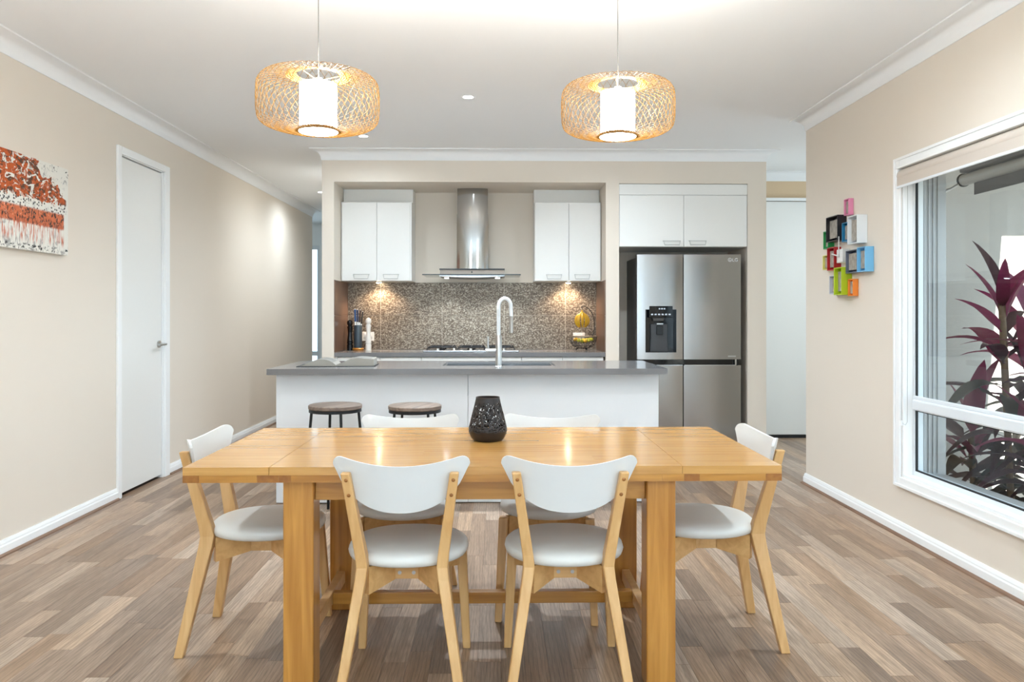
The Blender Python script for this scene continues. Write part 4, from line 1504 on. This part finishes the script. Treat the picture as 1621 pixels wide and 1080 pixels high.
# ------------------------------------------------------------------ painting on the left wall
def painting_mat():
    m = bpy.data.materials.new('painting_canvas')
    m.use_nodes = True
    nt = m.node_tree
    N, L = nt.nodes, nt.links
    p = N['Principled BSDF']
    p.inputs['Roughness'].default_value = .7
    co = N.new('ShaderNodeTexCoord')
    se = N.new('ShaderNodeSeparateXYZ')
    L.new(co.outputs['Object'], se.inputs[0])
    U, V = se.outputs['Y'], se.outputs['Z']        # metres from the canvas' lower far corner

    def math_(op, a, b=None, clamp=False):
        n = N.new('ShaderNodeMath')
        n.operation = op
        n.use_clamp = clamp
        for i, q in enumerate((a, b)):
            if q is None:
                continue
            if isinstance(q, (int, float)):
                n.inputs[i].default_value = q
            else:
                L.new(q, n.inputs[i])
        return n.outputs[0]

    def noise(sx, sy, det=4, dist=0.0, off=0):
        mp = N.new('ShaderNodeMapping')
        mp.inputs['Scale'].default_value = (1, sx, sy)
        mp.inputs['Location'].default_value = (off, off, off)
        L.new(co.outputs['Object'], mp.inputs[0])
        n = N.new('ShaderNodeTexNoise')
        n.inputs['Scale'].default_value = 1
        n.inputs['Detail'].default_value = det
        n.inputs['Distortion'].default_value = dist
        L.new(mp.outputs[0], n.inputs['Vector'])
        return n.outputs['Fac']

    def step(v, lo, hi):
        n = N.new('ShaderNodeMapRange')
        n.interpolation_type = 'SMOOTHSTEP'
        n.inputs[1].default_value, n.inputs[2].default_value = lo, hi
        L.new(v, n.inputs[0])
        return n.outputs[0]

    def over(base, colr, fac):
        n = N.new('ShaderNodeMix')
        n.data_type = 'RGBA'
        L.new(fac, n.inputs[0])
        if isinstance(base, tuple):
            n.inputs[6].default_value = base
        else:
            L.new(base, n.inputs[6])
        n.inputs[7].default_value = colr
        return n.outputs[2]

    white = lin(228, 224, 214)
    inb = lambda v, a, b, s=.01: math_('MULTIPLY', step(v, a - s, a + s), math_('SUBTRACT', 1.0, step(v, b - s, b + s)))
    c = over(white, lin(150, 148, 144), math_('MULTIPLY', step(noise(16, 16, 5, 1, 3), .55, .72), .8))
    # dark dabs along the top
    c = over(c, lin(40, 38, 36), math_('MULTIPLY', step(noise(26, 34, 4, 1.5, 9), .60, .66), step(V, .40, .47)))
    # tree crown: a rust-coloured mass, high at the near end and thinning to the far side
    top = math_('ADD', math_('MULTIPLY', U, -.46), .335)
    d1 = math_('SUBTRACT', math_('ADD', top, math_('MULTIPLY', math_('SUBTRACT', noise(11, 16, 5, .8, 5), .5), .26)), V)
    d0 = math_('SUBTRACT', V, math_('ADD', .288, math_('MULTIPLY', math_('SUBTRACT', noise(14, 20, 5, .8, 8), .5), .14)))
    crown = math_('MULTIPLY', step(d1, -.006, .006), step(d0, -.006, .006))
    crown = math_('MULTIPLY', crown, math_('SUBTRACT', 1.0, step(U, -.035, -.012)))
    crown = math_('MULTIPLY', crown, step(noise(15, 24, 4, 1.6, 21), .40, .46))
    c = over(c, lin(190, 86, 28), crown)
    c = over(c, lin(84, 56, 38), math_('MULTIPLY', crown, step(noise(20, 26, 5, 1, 30), .50, .57)))
    c = over(c, lin(150, 66, 24), math_('MULTIPLY', crown, step(noise(50, 60, 4, 1, 37), .55, .62)))
    c = over(c, lin(226, 218, 204), math_('MULTIPLY', crown, step(noise(14, 46, 3, 2.5, 44), .64, .68)))
    # speckled crowd
    dots = N.new('ShaderNodeTexVoronoi')
    mp = N.new('ShaderNodeMapping')
    mp.inputs['Scale'].default_value = (1, 62, 62)
    L.new(co.outputs['Object'], mp.inputs[0])
    L.new(mp.outputs[0], dots.inputs['Vector'])
    dots.inputs['Scale'].default_value = 1
    crowd = math_('MULTIPLY', inb(V, .225, .300, .012), math_('SUBTRACT', 1.0, step(U, -.035, -.02)))
    c = over(c, lin(44, 42, 40), math_('MULTIPLY', crowd, math_('SUBTRACT', 1.0, step(dots.outputs['Distance'], .28, .42))))
    # orange band and hanging streaks
    left = math_('SUBTRACT', 1.0, step(U, -.052, -.040))
    band = math_('MULTIPLY', inb(V, .145, .232, .008), left)
    c = over(c, lin(206, 108, 66), band)
    c = over(c, lin(70, 44, 34), math_('MULTIPLY', band, step(noise(46, 30, 4, 1.4, 12), .50, .56)))
    c = over(c, lin(240, 170, 140), math_('MULTIPLY', band, step(noise(70, 30, 3, 2, 33), .62, .68)))
    st = math_('MULTIPLY', inb(V, .0, .165, .008), left)
    c = over(c, lin(196, 98, 60), math_('MULTIPLY', math_('MULTIPLY', st, step(noise(120, 9, 4, .4, 15), .50, .58)), step(V, .03, .08)))
    c = over(c, lin(52, 48, 46), math_('MULTIPLY', st, step(noise(130, 12, 4, .4, 51), .60, .68)))
    c = over(c, lin(46, 44, 42), math_('MULTIPLY', math_('MULTIPLY', left, inb(V, .004, .035, .01)), step(noise(40, 60, 4, 1, 71), .52, .60)))
    L.new(c, p.inputs['Base Color'])
    return m


PY1, PZ0, PZ1 = 4.716, 1.598, 2.106
pa = thing('wall_painting', 'unframed canvas of rust-orange trees and streaks on the cream wall', 'painting', (XL, PY1, PZ0))
obj('canvas', box(BM(), .001, .034, -1.02, 0, 0, PZ1 - PZ0), painting_mat(), pa, world_space=False)
bm = BM()
zz = [(-.030, .020), (-.028, .034), (-.025, .020), (-.022, .032), (-.019, .024), (-.016, .034), (-.014, .020), (-.010, .030), (-.007, .022)]
tube(bm, [(.0345, a, b) for a, b in zz], .0011, 4)
obj('signature', bm, M['rubber_and_gap'], pa, world_space=False)

# ------------------------------------------------------------------ coloured shadow boxes and clock on the right wall
BX = [('small pink shadow box, the topmost on the wall', 5.019, 5.088, .034, 1.890, 1.996, (226, 138, 172)),
      ('large black shadow box with a small picture inside', 5.120, 5.300, .062, 1.735, 1.903, (38, 34, 36)),
      ('large white shadow box beside the black one', 4.829, 4.965, .066, 1.692, 1.868, (226, 230, 232)),
      ('teal blue shadow box squeezed between the black and white ones', 4.975, 5.082, .050, 1.718, 1.842, (26, 124, 170)),
      ('green shadow box partly behind the black one', 5.306, 5.386, .045, 1.697, 1.818, (46, 158, 84)),
      ('deep red shadow box left of the white clock', 5.200, 5.312, .050, 1.546, 1.700, (176, 30, 34)),
      ('small pale yellow shadow box at the edge beside the red one', 5.322, 5.408, .040, 1.556, 1.656, (222, 214, 120)),
      ('slate grey shadow box right of the white clock', 4.872, 5.030, .048, 1.512, 1.658, (98, 104, 118)),
      ('light blue shadow box nearest the window', 4.745, 4.853, .056, 1.512, 1.664, (116, 184, 226)),
      ('tall lime green shadow box in the bottom row', 5.041, 5.158, .070, 1.377, 1.556, (184, 206, 38)),
      ('small pale grey shadow box beside the lime green one', 5.165, 5.275, .050, 1.386, 1.510, (196, 198, 208)),
      ('small orange shadow box, the lowest on the wall', 4.952, 5.026, .036, 1.368, 1.476, (236, 132, 44))]
photo_m = mat('small_photo', lin(206, 196, 182), .5, noise=.85, nscale=34)
for lb, y0, y1, dep, z0, z1, cc in BX:
    t = thing('shadow_box', lb, 'wall box', (XR, (y0 + y1) / 2, (z0 + z1) / 2), 0, 'coloured shadow boxes on the wall')
    m = mat('box_lacquer', lin(*cc), .35)
    w = .006
    obj('surround', frame_yz(BM(), XR - dep, XR - .001, y0, y1, z0, z1, w), m, t, bevel=0.0012)
    obj('back', box(BM(), XR - .004, XR - .001, y0 + w, y1 - w, z0 + w, z1 - w), m, t)
    my, mz = (y1 - y0) * .24, (z1 - z0) * .2
    obj('photo', box(BM(), XR - dep * .62, XR - dep * .62 + .003, y0 + my, y1 - w - .0005, z0 + mz * .7, z1 - mz * .7), photo_m, t)
ckk = thing('wall_clock', 'white square wall clock with two hands amid the coloured boxes', 'clock', (XR, 5.115, 1.63))
obj('case', box(BM(), XR - .050, XR - .001, 5.072, 5.160, 1.588, 1.676), M['lacquer'], ckk, bevel=0.003)
hx = XR - .054
obj('hand', tube(BM(), [(hx, 5.118, 1.632), (hx, 5.116, 1.760)], .0035, 6), M['lacquer'], ckk, smooth=60)
obj('hand', tube(BM(), [(hx - .003, 5.118, 1.632), (hx - .003, 5.215, 1.652)], .0042, 6), M['lacquer'], ckk, smooth=60)
obj('hub', cyl(BM(), (XR - .050, 5.118, 1.632), (XR - .060, 5.118, 1.632), .007, n=14), M['pull'], ckk, smooth=40)

# ------------------------------------------------------------------ roller blind
rb = thing('roller_blind', 'rolled-up beige roller blind at the head of the window', 'blind', (2.28, 3.5, 2.0))
bm = BM()
ring = []
for k in range(17):
    a = -PI / 2 + 2 * PI * k / 16
    ring.append((2.278 + .040 * math.cos(a), 0, 2.024 + .040 * math.sin(a)))
loft(bm, [[(p[0], y, p[2]) for p in ring[:-1]] for y in (WY0 + .03, WY1 - .03)])
obj('roll', bm, M['blind'], rb, smooth=50)
obj('cassette', box(BM(), 2.236, 2.320, WY0 + .02, WY1 - .018, 2.064, 2.074), M['trim'], rb, bevel=0.003)
obj('hem_drop', box(BM(), 2.240, 2.244, WY0 + .03, WY1 - .03, 1.966, 2.024), M['blind'], rb)
obj('hem_bar', box(BM(), 2.236, 2.248, WY0 + .03, WY1 - .03, 1.953, 1.967), M['alu'], rb, bevel=0.003)
obj('end_bracket', box(BM(), 2.236, 2.320, WY1 - .029, WY1 - .018, 1.975, 2.064), M['trim'], rb, bevel=0.003)
ch_ = [(2.275, WY1 - .024, 2.02), (2.272, WY1 - .022, 1.2), (2.272, WY1 - .020, .66), (2.280, WY1 - .020, .635), (2.294, WY1 - .020, .628), (2.304, WY1 - .020, .645), (2.306, WY1 - .022, 1.2), (2.304, WY1 - .024, 2.02)]
obj('chain', tube(BM(), ch_, .0018, 5), M['pull'], rb, smooth=60)
obj('chain_clip', box(BM(), 2.266, 2.276, WY1 - .024, WY1 - .014, .625, .655), M['trim'], rb)

# ------------------------------------------------------------------ outside: awning and plants
aw = thing('window_awning', 'rolled grey fabric awning hanging outside the window', 'awning', (2.9, 3.6, 2.0))
obj('roller_tube', cyl(BM(), (2.90, 1.9, 2.085), (2.90, 4.85, 2.085), .036, n=18), M['alu_grey'], aw, smooth=40)
obj('end_cap', cyl(BM(), (2.90, 4.8505, 2.085), (2.90, 4.862, 2.085), .042, n=18), M['rubber_and_gap'], aw, smooth=40)
obj('cover', box(BM(), 2.86, 2.94, 1.9, 4.84, 2.125, 2.20), M['awning'], aw, bevel=0.01)
obj('valance', box(BM(), 2.898, 2.902, 1.9, 4.745, 1.978, 2.049), M['awning'], aw)
obj('strap', tube(BM(), [(2.895, 4.862, 2.075), (2.82, 4.86, 2.03), (2.70, 4.84, 1.985), (2.612, 4.822, 1.962)], .012, 8, radii=[.007, .008, .018, .016]), M['alu_grey'], aw, smooth=50)
for y in (2.1, 4.6):
    obj('hanger', box(BM(), 2.89, 2.91, y, y + .03, 2.20, 2.499), M['alu_grey'], aw)

po_ = thing('downpipe', 'slim pale downpipe outside the window corner', 'pipe', (2.57, 4.82, 0))
obj('pipe', cyl(BM(), (2.565, 4.82, -.12), (2.565, 4.82, 2.499), .02, n=14), M['render_wall'], po_, smooth=50)
for z in (.3, 1.955):
    obj('bracket', box(BM(), 2.5005, 2.59, 4.806, 4.834, z - .012, z + .012), M['alu_grey'], po_)


def leaf_mesh(length, width, droop, seed):
    r = random.Random(seed)
    bm = BM()
    n = 9
    rows = []
    for k in range(n + 1):
        u = k / n
        w = width * (0.18 + 0.82 * math.sin(PI * min(1, u * 1.02) ** .75)) * (1 if u < .98 else .05)
        if u < .14:
            w = width * .16
        xx = length * u * (1 - .18 * droop * u)
        zz = length * (.25 * u - droop * .75 * u * u)
        tw = .25 * math.sin(u * 2.5 + seed)
        rows.append([bm.verts.new((xx, -w / 2, zz + w * .22 + tw * w * .3)), bm.verts.new((xx, 0, zz)), bm.verts.new((xx, w / 2, zz + w * .22 - tw * w * .3))])
    for a, b in zip(rows, rows[1:]):
        for j in range(2):
            face(bm, (a[j], a[j + 1], b[j + 1], b[j]))
    bmesh.ops.solidify(bm, geom=bm.faces[:], thickness=0.0015)
    me = bpy.data.meshes.new('leaf')
    bmesh.ops.recalc_face_normals(bm, faces=bm.faces)
    bm.to_mesh(me)
    bm.free()
    me.shade_smooth()
    return me


def leaf_material(name, c1, c2):
    m = mat(name, lin(*c1), .38, noise=.4, nscale=9, col2=lin(*c2))
    p = m.node_tree.nodes['Principled BSDF']
    out = m.node_tree.nodes['Material Output']
    tr = m.node_tree.nodes.new('ShaderNodeBsdfTranslucent')
    tr.inputs['Color'].default_value = lin(*[min(255, int(v * 1.25)) for v in c1])
    mx = m.node_tree.nodes.new('ShaderNodeMixShader')
    mx.inputs[0].default_value = .3
    m.node_tree.links.new(p.outputs[0], mx.inputs[1])
    m.node_tree.links.new(tr.outputs[0], mx.inputs[2])
    m.node_tree.links.new(mx.outputs[0], out.inputs[0])
    return m


LM = [leaf_material('cordyline_magenta', (158, 62, 104), (98, 50, 66)), leaf_material('cordyline_plum', (98, 66, 78), (64, 50, 56)), leaf_material('cordyline_green', (82, 78, 72), (56, 56, 50))]
LEAVES = []
for i in range(9):
    me = leaf_mesh((.48, .58, .42)[i % 3], (.088, .105, .074)[i % 3], (.35, .75, 1.1)[i // 3], i * 1.7)
    LEAVES.append(me)
LV = {}
for i, me in enumerate(LEAVES):
    for j, m in enumerate(LM):
        c = me.copy()
        c.materials.append(m)
        LV[i, j] = c


def cordyline(label, x, y, stems, seed):
    r = random.Random(seed)
    t = thing('cordyline_plant', label, 'plant', (x, y, -.12))
    bark = mat('cordyline_cane', lin(122, 96, 72), .8, noise=.4, nscale=40)
    for sx, sy, h in stems:
        lean = (r.uniform(-.08, .08), r.uniform(-.08, .08))
        pts = [(sx + lean[0] * u * h, sy + lean[1] * u * h, h * u) for u in (0, .3, .6, 1)]
        obj('cane', tube(BM(), pts, .02, 8), bark, t, smooth=50, world_space=False)
        nl = int(17 + h * 10)
        for k in range(nl):
            u = (k + .5) / nl
            z = h * (.18 + .82 * u)
            a = k * 2.4 + r.uniform(-.4, .4)
            hot = u > .62
            i = (0 if u > .8 else 3 if u > .4 else 6) + r.randrange(3)
            j = (0 if r.random() < .65 else 1) if hot else (1 if r.random() < .45 else 2)
            o = bpy.data.objects.new('leaf', LV[i, j])
            o.parent = t
            o.location = (sx + lean[0] * z, sy + lean[1] * z, z)
            o.rotation_euler = (0, -(.95 if u > .85 else .55 if u > .6 else .25) + r.uniform(-.25, .25), a)
            s = r.uniform(.9, 1.2) * (1 if u > .3 else .85)
            o.scale = (s, s, s)
            COL.objects.link(o)
    return t


cordyline('clump of plum and magenta cordylines just outside the window', 3.08, 4.66, [(0, 0, 1.46), (.20, -.16, 1.22), (.34, .30, 1.36), (-.06, -.34, .74), (-.10, .20, .62), (.16, .05, .95)], 3)
